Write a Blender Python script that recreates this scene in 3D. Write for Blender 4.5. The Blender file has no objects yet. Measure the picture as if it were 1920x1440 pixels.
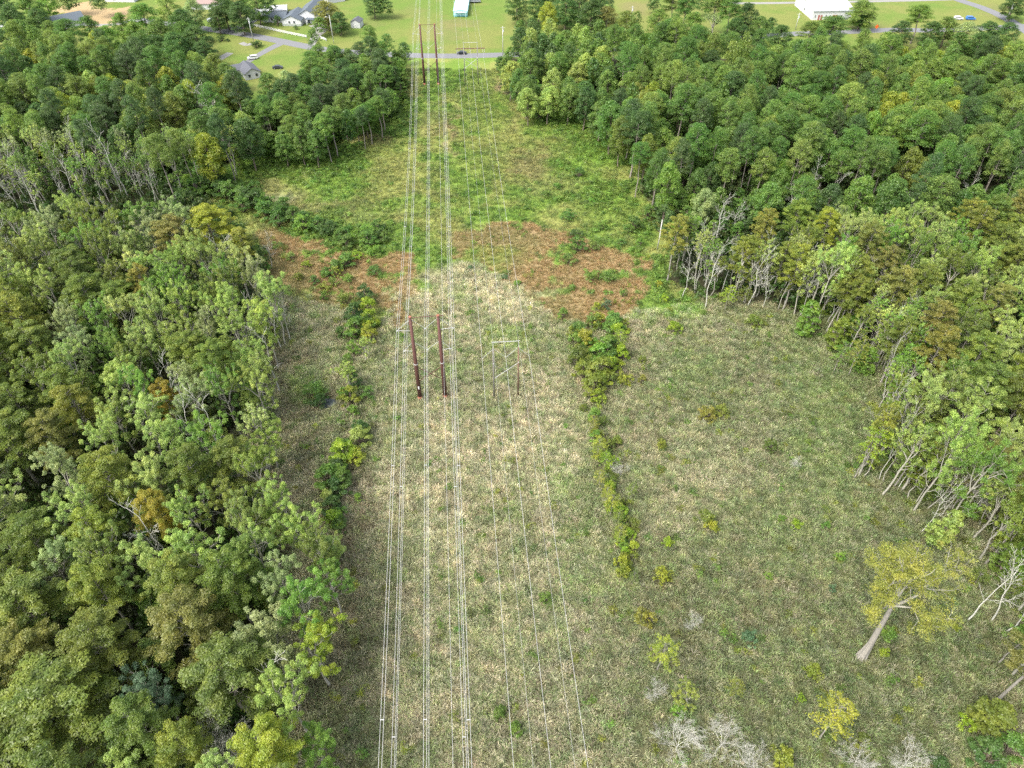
import bpy, math, random
import numpy as np
R = random.Random(7)
rng = np.random.default_rng(11)
rad = math.radians
sc = bpy.context.scene

# ------------------------------------------------------------------ camera, sky, sun, exposure
H = 120.0                       # flying height, metres
PITCH = 43.6                    # degrees below the horizon
F = 1332.0                      # focal length in pixels of the 1920 px wide photograph
cam_d = bpy.data.cameras.new('camera'); cam = bpy.data.objects.new('camera', cam_d)
sc.collection.objects.link(cam)
cam.location = (0, 0, H); cam.rotation_euler = (rad(90 - PITCH), 0, 0)
cam_d.sensor_width = 36; cam_d.lens = F / 1920 * 36; cam_d.clip_start = 0.5; cam_d.clip_end = 6000
sc.camera = cam
SUN_EL, SUN_AZ = 52, 232        # compass azimuth the light comes from (0 = +Y, clockwise)
w = bpy.data.worlds.new('World'); sc.world = w; w.use_nodes = True
nt = w.node_tree; bg = nt.nodes['Background']
sky = nt.nodes.new('ShaderNodeTexSky'); sky.sky_type = 'NISHITA'; sky.sun_disc = False
sky.sun_elevation = rad(SUN_EL); sky.sun_rotation = rad(SUN_AZ); sky.dust_density = 4.0; sky.air_density = 1.0; sky.ozone_density = 0.6
hz = nt.nodes.new('ShaderNodeHueSaturation'); hz.inputs['Saturation'].default_value = .45
nt.links.new(sky.outputs[0], hz.inputs['Color']); nt.links.new(hz.outputs[0], bg.inputs[0]); bg.inputs[1].default_value = 0.15
sl = bpy.data.lights.new('sun', 'SUN'); sl.energy = 1.0; sl.angle = rad(22); sl.color = (1, .95, .86)
so = bpy.data.objects.new('sun', sl); sc.collection.objects.link(so)
so.rotation_euler = (rad(90 - SUN_EL), 0, rad(180 - SUN_AZ)); so.location = (0, 0, 300)
sc.view_settings.view_transform = 'Standard'; sc.view_settings.look = 'None'
sc.view_settings.exposure = 1.7; sc.view_settings.gamma = 1; sc.view_settings.use_curve_mapping = False
sc.cycles.max_bounces = 6; sc.cycles.diffuse_bounces = 4; sc.cycles.transmission_bounces = 3
sc.cycles.use_denoising = False

# ------------------------------------------------------------------ helpers
CP, SP = math.cos(rad(PITCH)), math.sin(rad(PITCH))
def G(u, v, z=0.0):
    """point of height z in the valley seen at pixel (u, v) of the photograph"""
    a, b = (u - 960) / F, (v - 720) / F
    dy, dz = CP - b * SP, -SP - b * CP
    t = (z - H) / dz
    return (a * t, dy * t, z)
def proj(x, y, z=0.0):
    dz = z - H
    dep = y * CP - dz * SP
    up = y * SP + dz * CP
    return 960 + F * x / dep, 720 - F * up / dep, dep
def pip(px, py, poly):
    px = np.asarray(px, float); py = np.asarray(py, float)
    c = np.zeros(px.shape, bool); n = len(poly)
    for i in range(n):
        x1, y1 = poly[i]; x2, y2 = poly[(i + 1) % n]
        if y1 == y2: continue
        k = (y1 > py) != (y2 > py)
        c ^= k & (px < (x2 - x1) * (py - y1) / (y2 - y1) + x1)
    return c
_tab = rng.random((256, 256))
def vnoise(x, y, s, off=0):
    x = np.asarray(x, float) / s + 31.7 * off + 1000; y = np.asarray(y, float) / s + 17.3 * off + 1000
    xi = np.floor(x).astype(int); yi = np.floor(y).astype(int); fx = x - xi; fy = y - yi
    fx = fx * fx * (3 - 2 * fx); fy = fy * fy * (3 - 2 * fy)
    g = lambda a, b: _tab[a & 255, b & 255]
    return (g(xi, yi) * (1 - fx) + g(xi + 1, yi) * fx) * (1 - fy) + (g(xi, yi + 1) * (1 - fx) + g(xi + 1, yi + 1) * fx) * fy
def fnoise(x, y, s, off=0):
    return (vnoise(x, y, s, off) * .5 + vnoise(x, y, s * .43, off + 3) * .3 + vnoise(x, y, s * .19, off + 7) * .2)
def sm(a, b, x): t = np.clip((x - a) / (b - a), 0, 1); return t * t * (3 - 2 * t)

def mesh(name, V, Fc, mat=None, smooth=False, vcol=None, cname='tint'):
    V = np.asarray(V, np.float32); me = bpy.data.meshes.new(name)
    if isinstance(Fc, np.ndarray):
        n, k = Fc.shape
        me.vertices.add(len(V)); me.vertices.foreach_set('co', V.ravel())
        me.loops.add(n * k); me.loops.foreach_set('vertex_index', Fc.astype(np.int32).ravel())
        me.polygons.add(n); me.polygons.foreach_set('loop_start', np.arange(0, n * k, k, dtype=np.int32))
        me.update(calc_edges=True)
    else:
        me.from_pydata([tuple(map(float, v)) for v in V], [], Fc); me.update()
    if vcol is not None:
        a = me.attributes.new(cname, 'FLOAT_COLOR', 'POINT')
        c = np.ones((len(V), 4), np.float32); c[:, :3] = vcol; a.data.foreach_set('color', c.ravel())
    if smooth: me.polygons.foreach_set('use_smooth', np.ones(len(me.polygons), bool))
    if mat: me.materials.append(mat)
    return me
def link(name, data, parent=None, loc=None, rz=0):
    o = bpy.data.objects.new(name, data); sc.collection.objects.link(o)
    if parent: o.parent = parent
    if loc is not None: o.location = loc
    if rz: o.rotation_euler = (0, 0, rz)
    return o
def tag(o, label=None, cat=None, group=None, kind=None):
    if label: o['label'] = label
    if cat: o['category'] = cat
    if group: o['group'] = group
    if kind: o['kind'] = kind
    return o
class MB:
    """collects boxes, tubes and polygons and links them as one mesh"""
    def __init__(s): s.v, s.f = [], []
    def poly(s, pts): n = len(s.v); s.v += [tuple(p) for p in pts]; s.f.append(list(range(n, n + len(pts)))); return s
    def box(s, c, d, rz=0):
        n = len(s.v); co, si = math.cos(rz), math.sin(rz)
        for z in (-1, 1):
            for x, y in ((-1, -1), (1, -1), (1, 1), (-1, 1)):
                a, b = x * d[0] / 2, y * d[1] / 2
                s.v.append((c[0] + a * co - b * si, c[1] + a * si + b * co, c[2] + z * d[2] / 2))
        s.f += [[n + i for i in q] for q in ((3, 2, 1, 0), (4, 5, 6, 7), (0, 1, 5, 4), (1, 2, 6, 5), (2, 3, 7, 6), (3, 0, 4, 7))]
        return s
    def tube(s, pts, rr, k=8, cap=True):
        pts = [np.array(p, float) for p in pts]; n = len(s.v)
        if not hasattr(rr, '__len__'): rr = [rr] * len(pts)
        for i, p in enumerate(pts):
            d = pts[min(i + 1, len(pts) - 1)] - pts[max(i - 1, 0)]; d /= np.linalg.norm(d) + 1e-9
            a = np.cross(d, (0, 0, 1) if abs(d[2]) < .9 else (1, 0, 0)); a /= np.linalg.norm(a); b = np.cross(d, a)
            for j in range(k):
                t = 2 * math.pi * j / k; s.v.append(tuple(p + rr[i] * (a * math.cos(t) + b * math.sin(t))))
        for i in range(len(pts) - 1):
            for j in range(k):
                q = (j + 1) % k; s.f.append([n + i * k + j, n + i * k + q, n + (i + 1) * k + q, n + (i + 1) * k + j])
        if cap: s.f.append([n + j for j in range(k)][::-1]); s.f.append([n + (len(pts) - 1) * k + j for j in range(k)])
        return s
    def prism(s, prof, d0, d1, axis='x'):
        """closed profile (a, z) swept along an axis"""
        n = len(s.v); k = len(prof)
        for d in (d0, d1):
            for a, z in prof: s.v.append((d, a, z) if axis == 'x' else (a, d, z))
        for j in range(k):
            q = (j + 1) % k; s.f.append([n + j, n + q, n + k + q, n + k + j])
        s.f.append([n + j for j in range(k)][::-1]); s.f.append([n + k + j for j in range(k)])
        return s
    def build(s, name, mat, parent=None, smooth=False):
        me = mesh(name, s.v, s.f, mat, smooth); return link(name, me, parent)

# ------------------------------------------------------------------ materials
def mat_new(name):
    m = bpy.data.materials.new(name); m.use_nodes = True; n = m.node_tree.nodes
    return m, n, m.node_tree.links, n['Principled BSDF']
def plain(name, col, rough=.7, metal=0, var=.18, scale=3.0):
    m, n, l, b = mat_new(name)
    tc = n.new('ShaderNodeTexCoord'); no = n.new('ShaderNodeTexNoise'); no.inputs['Scale'].default_value = scale; no.inputs['Detail'].default_value = 5
    mx = n.new('ShaderNodeMix'); mx.data_type = 'RGBA'
    mx.inputs[6].default_value = (*[c * (1 - var) for c in col], 1); mx.inputs[7].default_value = (*[min(1, c * (1 + var)) for c in col], 1)
    l.new(tc.outputs['Object'], no.inputs['Vector']); l.new(no.outputs[0], mx.inputs[0]); l.new(mx.outputs[2], b.inputs['Base Color'])
    b.inputs['Roughness'].default_value = rough; b.inputs['Metallic'].default_value = metal
    return m
def leaf_mat(name, source):
    """foliage: tint comes from the object's own colour, the instance or the mesh; thin leaves let light through"""
    m, n, l, b = mat_new(name); n.remove(b); out = n['Material Output']
    if source == 'object':
        oi = n.new('ShaderNodeObjectInfo'); col = oi.outputs['Color']
    else:
        at = n.new('ShaderNodeAttribute'); at.attribute_name = 'tint'; at.attribute_type = source; col = at.outputs['Color']
    ge = n.new('ShaderNodeNewGeometry')
    no = n.new('ShaderNodeTexNoise'); no.inputs['Scale'].default_value = .45; no.inputs['Detail'].default_value = 3
    l.new(ge.outputs['Position'], no.inputs['Vector'])
    at2 = n.new('ShaderNodeAttribute'); at2.attribute_name = 'leafvar'
    # value: per leaf x patch
    mr = n.new('ShaderNodeMapRange'); mr.inputs[1].default_value = .3; mr.inputs[2].default_value = .7; mr.inputs[3].default_value = .78; mr.inputs[4].default_value = 1.32
    l.new(no.outputs[0], mr.inputs[0])
    mm = n.new('ShaderNodeMath'); mm.operation = 'MULTIPLY'; l.new(mr.outputs[0], mm.inputs[0]); l.new(at2.outputs['Fac'], mm.inputs[1])
    vm = n.new('ShaderNodeVectorMath'); vm.operation = 'SCALE'; l.new(col, vm.inputs[0]); l.new(mm.outputs[0], vm.inputs['Scale'])
    hs = n.new('ShaderNodeHueSaturation'); l.new(vm.outputs[0], hs.inputs['Color'])
    mh = n.new('ShaderNodeMapRange'); mh.inputs[1].default_value = .3; mh.inputs[2].default_value = .7; mh.inputs[3].default_value = .527; mh.inputs[4].default_value = .488
    l.new(no.outputs[0], mh.inputs[0]); l.new(mh.outputs[0], hs.inputs['Hue'])
    df = n.new('ShaderNodeBsdfDiffuse'); tr = n.new('ShaderNodeBsdfTranslucent'); gl = n.new('ShaderNodeBsdfGlossy'); gl.inputs['Roughness'].default_value = .45
    l.new(hs.outputs[0], df.inputs[0]); l.new(hs.outputs[0], tr.inputs[0])
    ms = n.new('ShaderNodeMixShader'); ms.inputs[0].default_value = .5; l.new(df.outputs[0], ms.inputs[1]); l.new(tr.outputs[0], ms.inputs[2])
    m2 = n.new('ShaderNodeMixShader'); m2.inputs[0].default_value = .03; l.new(ms.outputs[0], m2.inputs[1]); l.new(gl.outputs[0], m2.inputs[2])
    l.new(m2.outputs[0], out.inputs[0]); return m
M_leaf = leaf_mat('foliage', 'object'); M_leafi = leaf_mat('foliage_scatter', 'INSTANCER'); M_leafg = leaf_mat('foliage_mass', 'GEOMETRY')
M_barkp = plain('bark_pine', (.21, .185, .155), .9, var=.3, scale=2); M_barkg = plain('bark_pale', (.28, .27, .22), .9, var=.3, scale=1.5)
M_barkc = plain('bark_cypress', (.22, .205, .175), .9, var=.35, scale=1.2); M_barkd = plain('bark_dead', (.42, .415, .36), .9, var=.25, scale=1.5)
M_barkb = plain('bark_dark', (.16, .13, .1), .9, var=.3, scale=2)
M_rust = plain('weathering_steel', (.085, .035, .027), .75, var=.35, scale=1.2); M_rustl = plain('bare_rust', (.26, .1, .06), .85, var=.3)
M_galv = plain('galvanized', (.42, .42, .41), .5, .2, var=.1); M_wire = plain('aluminium_wire', (.44, .44, .42), .5, .0, var=.05)
M_insul = plain('pale_insulator', (.36, .38, .36), .4, var=.1); M_woodg = plain('grey_timber', (.16, .15, .135), .9, var=.25); M_woodb = plain('brown_timber', (.15, .09, .06), .9, var=.25)
M_white = plain('white_siding', (.5, .51, .52), .6, var=.04); M_whiter = plain('white_metal_roof', (.5, .505, .52), .45, var=.03, scale=.6)
M_slate = plain('slate_shingle', (.085, .105, .125), .85, var=.2, scale=1.5); M_dark = plain('dark_roof', (.09, .095, .11), .85, var=.2, scale=1.5)
M_brownr = plain('brown_roof', (.25, .18, .16), .85, var=.15); M_cyan = plain('pale_cyan_metal', (.36, .62, .68), .5, var=.05, scale=.5); M_teal = plain('teal_trim', (.08, .3, .36), .6)
M_glass = plain('window_glass', (.03, .04, .05), .15, var=.1); M_red = plain('red_brown_door', (.3, .1, .09), .6); M_grey = plain('grey_block', (.3, .33, .3), .8)
M_black = plain('black_paint', (.015, .017, .02), .3); M_wpaint = plain('white_paint', (.6, .6, .6), .3, var=.03); M_blue = plain('blue_paint', (.03, .14, .4), .3)
M_silver = plain('silver_paint', (.35, .38, .4), .35); M_grey2 = plain('dark_grey_paint', (.04, .045, .05), .4); M_rubber = plain('tyre_rubber', (.02, .02, .02), .9); M_orange = plain('orange_vinyl', (.75, .12, .02), .6); M_pink = plain('faded_red', (.5, .1, .1), .7)

# ------------------------------------------------------------------ the ground and what grows where (outlines in photograph pixels, carried to the valley floor)
Z_LAWN = [(-900, -400), (2900, -400), (2900, 118), (1650, 112), (1200, 110), (945, 108), (750, 108), (640, 150), (560, 230), (480, 230), (440, 180), (330, 120), (-900, 118)]
Z_MEADOW = [(330, 360), (400, 310), (520, 260), (640, 230), (740, 190), (752, 106), (945, 106), (950, 170), (1100, 185), (1200, 260), (1215, 370), (1260, 420), (1250, 530), (1300, 560), (1200, 610), (1030, 620), (900, 545), (760, 560), (700, 640), (560, 560), (500, 520), (460, 430)]
Z_MARSH = [(500, 540), (560, 560), (640, 570), (690, 640), (735, 580), (760, 545), (830, 505), (960, 515), (1000, 580), (1050, 605), (1130, 600), (1230, 580), (1330, 560), (1480, 585), (1600, 600), (1700, 680), (1850, 800), (2100, 900), (2700, 1500), (2700, 2300), (440, 2300), (470, 1500), (490, 1250), (520, 1000), (440, 860), (470, 700)]
Z_RUSTL = [(480, 430), (540, 432), (630, 455), (640, 480), (700, 470), (770, 470), (785, 545), (750, 610), (735, 600), (700, 540), (640, 590), (560, 540), (500, 520)]
Z_RUSTM = [(840, 440), (930, 420), (985, 412), (1060, 440), (1110, 470), (1215, 478), (1225, 560), (1180, 600), (1070, 618), (1010, 590), (985, 545), (930, 508), (850, 480)]
Z_SAND = [(86, 22), (110, 11), (150, 5), (190, 9), (240, 18), (232, 36), (200, 48), (160, 40), (120, 30), (92, 28)]
BLOBS = [(1430, 880, 300, 330, 'dull', .62), (1500, 1250, 380, 280, 'dull', .65), (1560, 760, 120, 220, 'green', .4),   # (u, v, ru, rv, colour, amount): patches pulled towards one named colour
    (1530, 600, 70, 20, 'green', .5), (820, 540, 80, 40, 'straw', .9), (930, 560, 80, 45, 'straw', .9), (880, 620, 80, 40, 'straw', .3), (1000, 850, 130, 110, 'straw', .35),
    (800, 950, 110, 160, 'straw', .3), (1290, 900, 110, 120, 'straw', .35), (1180, 640, 60, 40, 'straw', .2), (900, 1180, 110, 200, 'straw', .3),
    (660, 1000, 40, 300, 'brown', .7), (560, 700, 50, 90, 'brown', .5), (560, 820, 60, 60, 'brown', .55), (600, 650, 60, 50, 'straw', .2),
    (1300, 700, 60, 50, 'green', .5), (1540, 820, 90, 120, 'green', .5), (1500, 980, 160, 90, 'green', .35), (1330, 1250, 250, 180, 'dull', .6), (1650, 1300, 300, 200, 'dull', .8), (1700, 1000, 120, 120, 'dull', .7), (1640, 820, 60, 120, 'dull', .5),
    (640, 1300, 70, 200, 'dull', .6), (1080, 1330, 300, 110, 'dull', .35), (900, 1400, 300, 60, 'dull', .35), (1430, 1120, 90, 60, 'brown', .3), (1280, 1180, 60, 90, 'brown', .35),
    (940, 640, 60, 25, 'lime', .45), (870, 560, 30, 15, 'lime', .5), (780, 535, 25, 14, 'lime', .8), (590, 720, 40, 40, 'lime', .45), (1270, 580, 50, 20, 'lime', .7), (1210, 600, 30, 12, 'lime', .6), (850, 700, 40, 20, 'lime', .3), (1045, 925, 20, 40, 'lime', .4),
    (1030, 430, 50, 20, 'rust', .2), (900, 655, 15, 8, 'rust', .6), (755, 600, 14, 10, 'rust', .7), (925, 480, 60, 20, 'lime', .4),
    (560, 290, 90, 45, 'bright', .8), (470, 320, 90, 40, 'bright', .7), (640, 330, 80, 40, 'bright', .4), (520, 368, 50, 12, 'grey', .7), (400, 330, 50, 25, 'bright', .5),
    (700, 270, 70, 30, 'bright', .25), (870, 320, 60, 50, 'bright', .5), (1060, 230, 70, 45, 'bright', .8), (1100, 300, 70, 30, 'bright', .6), (905, 200, 50, 60, 'bright', .5), (860, 140, 60, 20, 'bright', .5),
    (990, 310, 40, 30, 'tan', .8), (965, 210, 12, 40, 'tan', .6), (948, 150, 9, 30, 'pink', .8), (810, 225, 40, 30, 'tan', .5), (690, 262, 60, 10, 'tan', .7), (500, 350, 40, 10, 'tan', .6), (600, 388, 120, 12, 'tan', .6), (560, 375, 60, 8, 'tan', .5), (850, 250, 8, 50, 'pink', .5),
    (760, 390, 60, 20, 'lime', .35), (1150, 400, 80, 40, 'bright', .6), (1100, 350, 60, 30, 'bright', .4), (1040, 340, 60, 30, 'tan', .4), (970, 400, 60, 15, 'lime', .3), (690, 410, 60, 20, 'tan', .35), (840, 60, 40, 20, 'pinklawn', .4), (620, 110, 40, 20, 'tan', .4),
    (780, 20, 30, 14, 'pinklawn', .25), (860, 45, 40, 8, 'pinklawn', .5), (1190, 15, 40, 14, 'pinklawn', .6), (1600, 50, 60, 8, 'pinklawn', .4), (1860, 20, 40, 8, 'pinklawn', .5), (700, 40, 30, 10, 'pinklawn', .3)]
COL = dict(straw=(.30, .27, .17), green=(.13, .17, .055), brown=(.15, .12, .075), dull=(.12, .13, .058), lime=(.15, .25, .035), rust=(.22, .16, .085), bright=(.125, .21, .03), tan=(.23, .21, .085), grey=(.22, .24, .14), pink=(.33, .24, .15), pinklawn=(.175, .155, .07))
def field(x, y):
    """growth colour, and which kind of ground each point is: 0 wood floor, 1 lawn, 2 meadow, 3 rust grass, 4 marsh, 5 sand"""
    x = np.asarray(x, float); y = np.asarray(y, float)
    yy = np.maximum(y, -30)
    u, v, dep = proj(x, yy)
    wu = (fnoise(x, y, 9, 1) - .5) * 11 * F / dep; wv = (fnoise(x, y, 9, 2) - .5) * 11 * F / dep * .7
    uw, vw = u + wu, v + wv
    n1 = fnoise(x, y, 16, 4); n2 = fnoise(x, y, 5, 5); n3 = fnoise(x, y, 45, 6)
    kind = np.zeros(x.shape, int); C = np.zeros(x.shape + (3,)); C[:] = (.05, .05, .026)  # dark brown green wood floor, with shade under the trees in its colour
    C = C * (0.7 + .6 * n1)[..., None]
    def put(m, c):
        c = np.asarray(c, float); 
        if c.ndim == 1: c = np.broadcast_to(c, C.shape)
        C[m] = c[m]
    def lerp(a, b, t): return np.asarray(a) * (1 - t[..., None]) + np.asarray(b) * t[..., None]
    m = pip(u + wu * .25, v + wv * .25, Z_LAWN); kind[m] = 1
    put(m, lerp((.112, .17, .034), (.16, .178, .05), sm(.35, .62, n1 * .6 + n3 * .4)))
    m = pip(uw, vw, Z_MEADOW); kind[m] = 2
    g = lerp((.14, .215, .038), (.225, .24, .07), sm(.38, .62, n1)); g = lerp(g, (.11, .18, .032), sm(.52, .72, n2) * .5)
    put(m, g)
    m = pip(uw, vw, Z_MARSH); kind[m] = 4
    g = lerp((.245, .222, .138), (.17, .186, .082), sm(.36, .64, n2 * .5 + n1 * .5)); g = lerp(g, (.215, .175, .115), sm(.5, .75, fnoise(x, y, 7, 12)) * .45)
    put(m, g)
    for P in (Z_RUSTL, Z_RUSTM):
        m = pip(uw, vw, P) & ((n2 > .35) | (n1 > .5)); kind[m] = 3
        put(m, lerp((.235, .17, .088), (.21, .175, .085), sm(.4, .65, n1)))
    m = pip(uw, vw, Z_SAND); kind[m] = 5; put(m, (.34, .25, .135))
    for (bu, bv, ru, rv, c, am) in BLOBS:
        d = np.sqrt(((uw - bu) / ru) ** 2 + ((vw - bv) / rv) ** 2)
        t = am * (1 - sm(.45, 1.25, d + (n2 - .5) * .9))
        t = np.where(kind == 0, 0, t)
        if t.max() > 0: C[:] = lerp(C, COL[c], t)
    return C, kind

M_ground, n, l, b = mat_new('ground')
at = n.new('ShaderNodeAttribute'); at.attribute_name = 'tint'
ge = n.new('ShaderNodeNewGeometry'); no = n.new('ShaderNodeTexNoise'); no.inputs['Scale'].default_value = 1.3; no.inputs['Detail'].default_value = 8; no.inputs['Roughness'].default_value = .75
l.new(ge.outputs['Position'], no.inputs['Vector'])
mr = n.new('ShaderNodeMapRange'); mr.inputs[1].default_value = .3; mr.inputs[2].default_value = .7; mr.inputs[3].default_value = .72; mr.inputs[4].default_value = 1.25; l.new(no.outputs[0], mr.inputs[0])
vm = n.new('ShaderNodeVectorMath'); vm.operation = 'SCALE'; l.new(at.outputs['Color'], vm.inputs[0]); l.new(mr.outputs[0], vm.inputs['Scale']); l.new(vm.outputs[0], b.inputs['Base Color'])
b.inputs['Roughness'].default_value = .95; b.inputs['Specular IOR Level'].default_value = .1
bp = n.new('ShaderNodeBump'); bp.inputs['Strength'].default_value = .5; bp.inputs['Distance'].default_value = .25; l.new(no.outputs[0], bp.inputs['Height']); l.new(bp.outputs[0], b.inputs['Normal'])
def ramp_axis(lo, hi, step, far):
    a = list(np.arange(lo, hi + .01, step)); d = step
    while a[-1] < far[1]: d *= 1.5; a.append(a[-1] + d)
    d = step
    while a[0] > far[0]: d *= 1.5; a.insert(0, a[0] - d)
    return np.array(a)
gx = ramp_axis(-320, 320, 1.5, (-4000, 4000)); gy = ramp_axis(0, 470, 1.5, (-2500, 5000))
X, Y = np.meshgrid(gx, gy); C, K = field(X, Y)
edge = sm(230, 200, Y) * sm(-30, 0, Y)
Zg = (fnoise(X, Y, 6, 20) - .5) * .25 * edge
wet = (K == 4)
C[wet] *= .7            # marsh ground darkened to give dark gaps between the reed stems
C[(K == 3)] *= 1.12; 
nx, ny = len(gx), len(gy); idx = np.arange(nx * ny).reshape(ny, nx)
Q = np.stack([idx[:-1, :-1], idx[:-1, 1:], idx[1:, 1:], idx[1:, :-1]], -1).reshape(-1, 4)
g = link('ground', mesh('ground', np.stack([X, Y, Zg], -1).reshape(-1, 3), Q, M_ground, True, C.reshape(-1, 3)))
tag(g, kind='structure')

# ------------------------------------------------------------------ roads, drives, paving, puddle
M_road = plain('asphalt', (.15, .152, .158), .9, var=.12, scale=.8); M_conc = plain('concrete_drive', (.22, .215, .2), .9, var=.12, scale=.8); M_path = plain('dirt_track', (.42, .33, .22), .95, var=.2)
def strip(name, pts, width, mat, z):
    P = [np.array(G(u, v)[:2]) for u, v in pts]; Vv = []; D = []
    # resample through a smooth curve
    Q_ = []
    for i in range(len(P) - 1):
        p0, p1, p2, p3 = P[max(i - 1, 0)], P[i], P[i + 1], P[min(i + 2, len(P) - 1)]
        for k in range(8):
            t = k / 8; Q_.append(.5 * ((2 * p1) + (-p0 + p2) * t + (2 * p0 - 5 * p1 + 4 * p2 - p3) * t * t + (-p0 + 3 * p1 - 3 * p2 + p3) * t ** 3))
    Q_.append(P[-1]); W = width if hasattr(width, '__len__') else [width, width]
    for i, p in enumerate(Q_):
        d = Q_[min(i + 1, len(Q_) - 1)] - Q_[max(i - 1, 0)]; d /= np.linalg.norm(d) + 1e-9; nn = np.array((-d[1], d[0]))
        wd = W[0] + (W[1] - W[0]) * i / (len(Q_) - 1)
        Vv += [(*(p + nn * wd / 2), z), (*(p - nn * wd / 2), z)]
    Fq = [[2 * i, 2 * i + 1, 2 * i + 3, 2 * i + 2] for i in range(len(Q_) - 1)]
    return tag(link(name, mesh(name, Vv, Fq, mat)), kind='structure')
strip('road', [(250, 36), (385, 54), (450, 63), (520, 76), (590, 90), (660, 98), (750, 103), (840, 105), (940, 103), (1060, 98), (1200, 88), (1350, 74), (1480, 64), (1560, 61), (1680, 56), (1760, 57), (1900, 50), (2100, 40)], 6.4, M_road, .03)
strip('branch_road', [(1700, -40), (1790, -3), (1840, 14), (1885, 34), (1930, 62), (2000, 110)], 6.5, M_road, .034)
strip('church_lane', [(1360, 6), (1420, 6), (1493, 5), (1700, 1), (1800, -2)], 3.6, M_conc, .026)
strip('driveway', [(530, 80), (505, 92), (480, 106), (460, 119)], (4.6, 3.2), M_road, .026)
strip('house_drive', [(582, 88), (592, 68), (603, 56), (590, 46)], (3.4, 7), M_conc, .026)
strip('side_road', [(430, 57), (455, 49), (480, 36)], (7, 4), M_road, .026)
strip('concrete_pad', [(408, 112), (432, 99)], (4.5, 3.6), M_conc, .026)
strip('garden_path', [(472, 82), (462, 84), (452, 80)], 3, M_conc, .022)
strip('far_lane', [(-100, 60), (20, 50), (100, 44), (200, 47), (250, 38)], 4, M_conc, .026)
M_water, n, l, b = mat_new('still_water'); b.inputs['Base Color'].default_value = (.04, .05, .05, 1); b.inputs['Roughness'].default_value = .08
cx, cy, _ = G(612, 757)
tag(link('puddle', mesh('puddle', [(cx + 2.6 * math.cos(t) * (1 + .3 * math.sin(3 * t)), cy + 1.7 * math.sin(t), .16) for t in np.linspace(0, 6.28, 22)[:-1]], [list(range(21))], M_water)), kind='structure')

# ------------------------------------------------------------------ foliage and branch meshes
def unit(a): return a / (np.linalg.norm(a, axis=-1, keepdims=True) + 1e-9)
def leaves(P, D, N, L, W, var):
    """one folded diamond per leaf spray: P centre, D long axis, N facing, L/W sizes"""
    S = unit(np.cross(D, N)); L = np.asarray(L)[:, None] * .5; W = np.asarray(W)[:, None] * .5
    Nn = unit(np.cross(S, D))
    V = np.stack([P - D * L, P + S * W + Nn * W * .35, P + D * L, P - S * W + Nn * W * .35], 1).reshape(-1, 3)
    return V, np.arange(len(V)).reshape(-1, 4), np.repeat(var, 4)
def clump_leaves(cs, rs, n, size, asp=.55, up=.35, flat=.75, outw=.6, rg=rng, shell=.45, axis_out=0.0):
    """leaf sprays gathered in clumps"""
    out = []
    for c, r, k in zip(cs, rs, n):
        u = unit(rg.normal(size=(k, 3))); u[:, 2] = np.where(u[:, 2] < -.3, -u[:, 2], u[:, 2])
        rr = r * rg.random(k) ** shell
        P = np.array(c) + u * rr[:, None] * np.array([1, 1, flat])
        N = unit(u * outw + rg.normal(size=(k, 3)) * .55 + np.array([0, 0, up]))
        D = unit(np.cross(N, rg.normal(size=(k, 3)))); 
        if axis_out > 0: D = unit(D * (1 - axis_out) + u * axis_out)
        s = size * (.65 + .7 * rg.random(k))
        cv = .88 + .24 * rg.random()
        out.append((P, D, N, s, s * asp, cv * (.8 + .4 * rg.random(k))))
    return [np.concatenate([o[i] for o in out]) for i in range(6)]
def leafmesh(name, parts, mat):
    V, Fq, v = leaves(*parts); me = mesh(name, V, Fq, mat)
    a = me.attributes.new('leafvar', 'FLOAT', 'POINT'); a.data.foreach_set('value', v.astype(np.float32)); return me
class Skel:
    def __init__(s, seed): s.r = random.Random(seed); s.tubes = []; s.tips = []; s.mids = []
    def grow(s, p, d, L, r, depth, spread=.7, up=.25, kids=3, wob=.18, shrink=.66, start=.35, rmin=.02, seg=4):
        p = np.array(p, float); d = np.array(d, float); pts = [p.copy()]; rr = [r]
        for i in range(seg):
            d = d + np.array([s.r.gauss(0, wob), s.r.gauss(0, wob), s.r.gauss(0, wob * .6) + up * .25]); d /= np.linalg.norm(d)
            p = p + d * L / seg; pts.append(p.copy()); rr.append(max(rmin, r * (1 - (.55 if depth else .8) * (i + 1) / seg)))
            if i >= seg - 2: s.mids.append((p.copy(), depth))
        s.tubes.append((pts, rr, depth))
        if depth == 0: s.tips.append((p, d.copy())); return
        for k in range(kids):
            t = start + (1 - start) * (k + .5 + s.r.uniform(-.3, .3)) / kids; q = t * seg; i = min(int(q), seg - 1); f = q - i
            bp_ = pts[i] * (1 - f) + pts[i + 1] * f
            a = s.r.uniform(0, 6.283) if kids < 3 else (k * 2.4 + s.r.uniform(-.5, .5)); ax = np.cross(d, (math.cos(a), math.sin(a), .3)); ax /= np.linalg.norm(ax)
            nd = d * (1 - spread * .5) + ax * spread; nd[2] += up * .4; nd /= np.linalg.norm(nd)
            s.grow(bp_, nd, L * shrink * s.r.uniform(.75, 1.15), max(rmin, rr[min(i + 1, seg)] * .62), depth - 1, spread, up, kids, wob, shrink, start, rmin, seg)
        s.grow(p, d, L * shrink * .9, rr[-1], depth - 1, spread, up, kids, wob, shrink, start, rmin, seg)
    def mb(s, m=None, dmin=0, k0=7):
        m = m or MB()
        for pts, rr, dp in s.tubes:
            if dp >= dmin: m.tube(pts, rr, k0 if dp >= 3 else (5 if dp == 2 else 3), cap=False)
        return m
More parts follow.
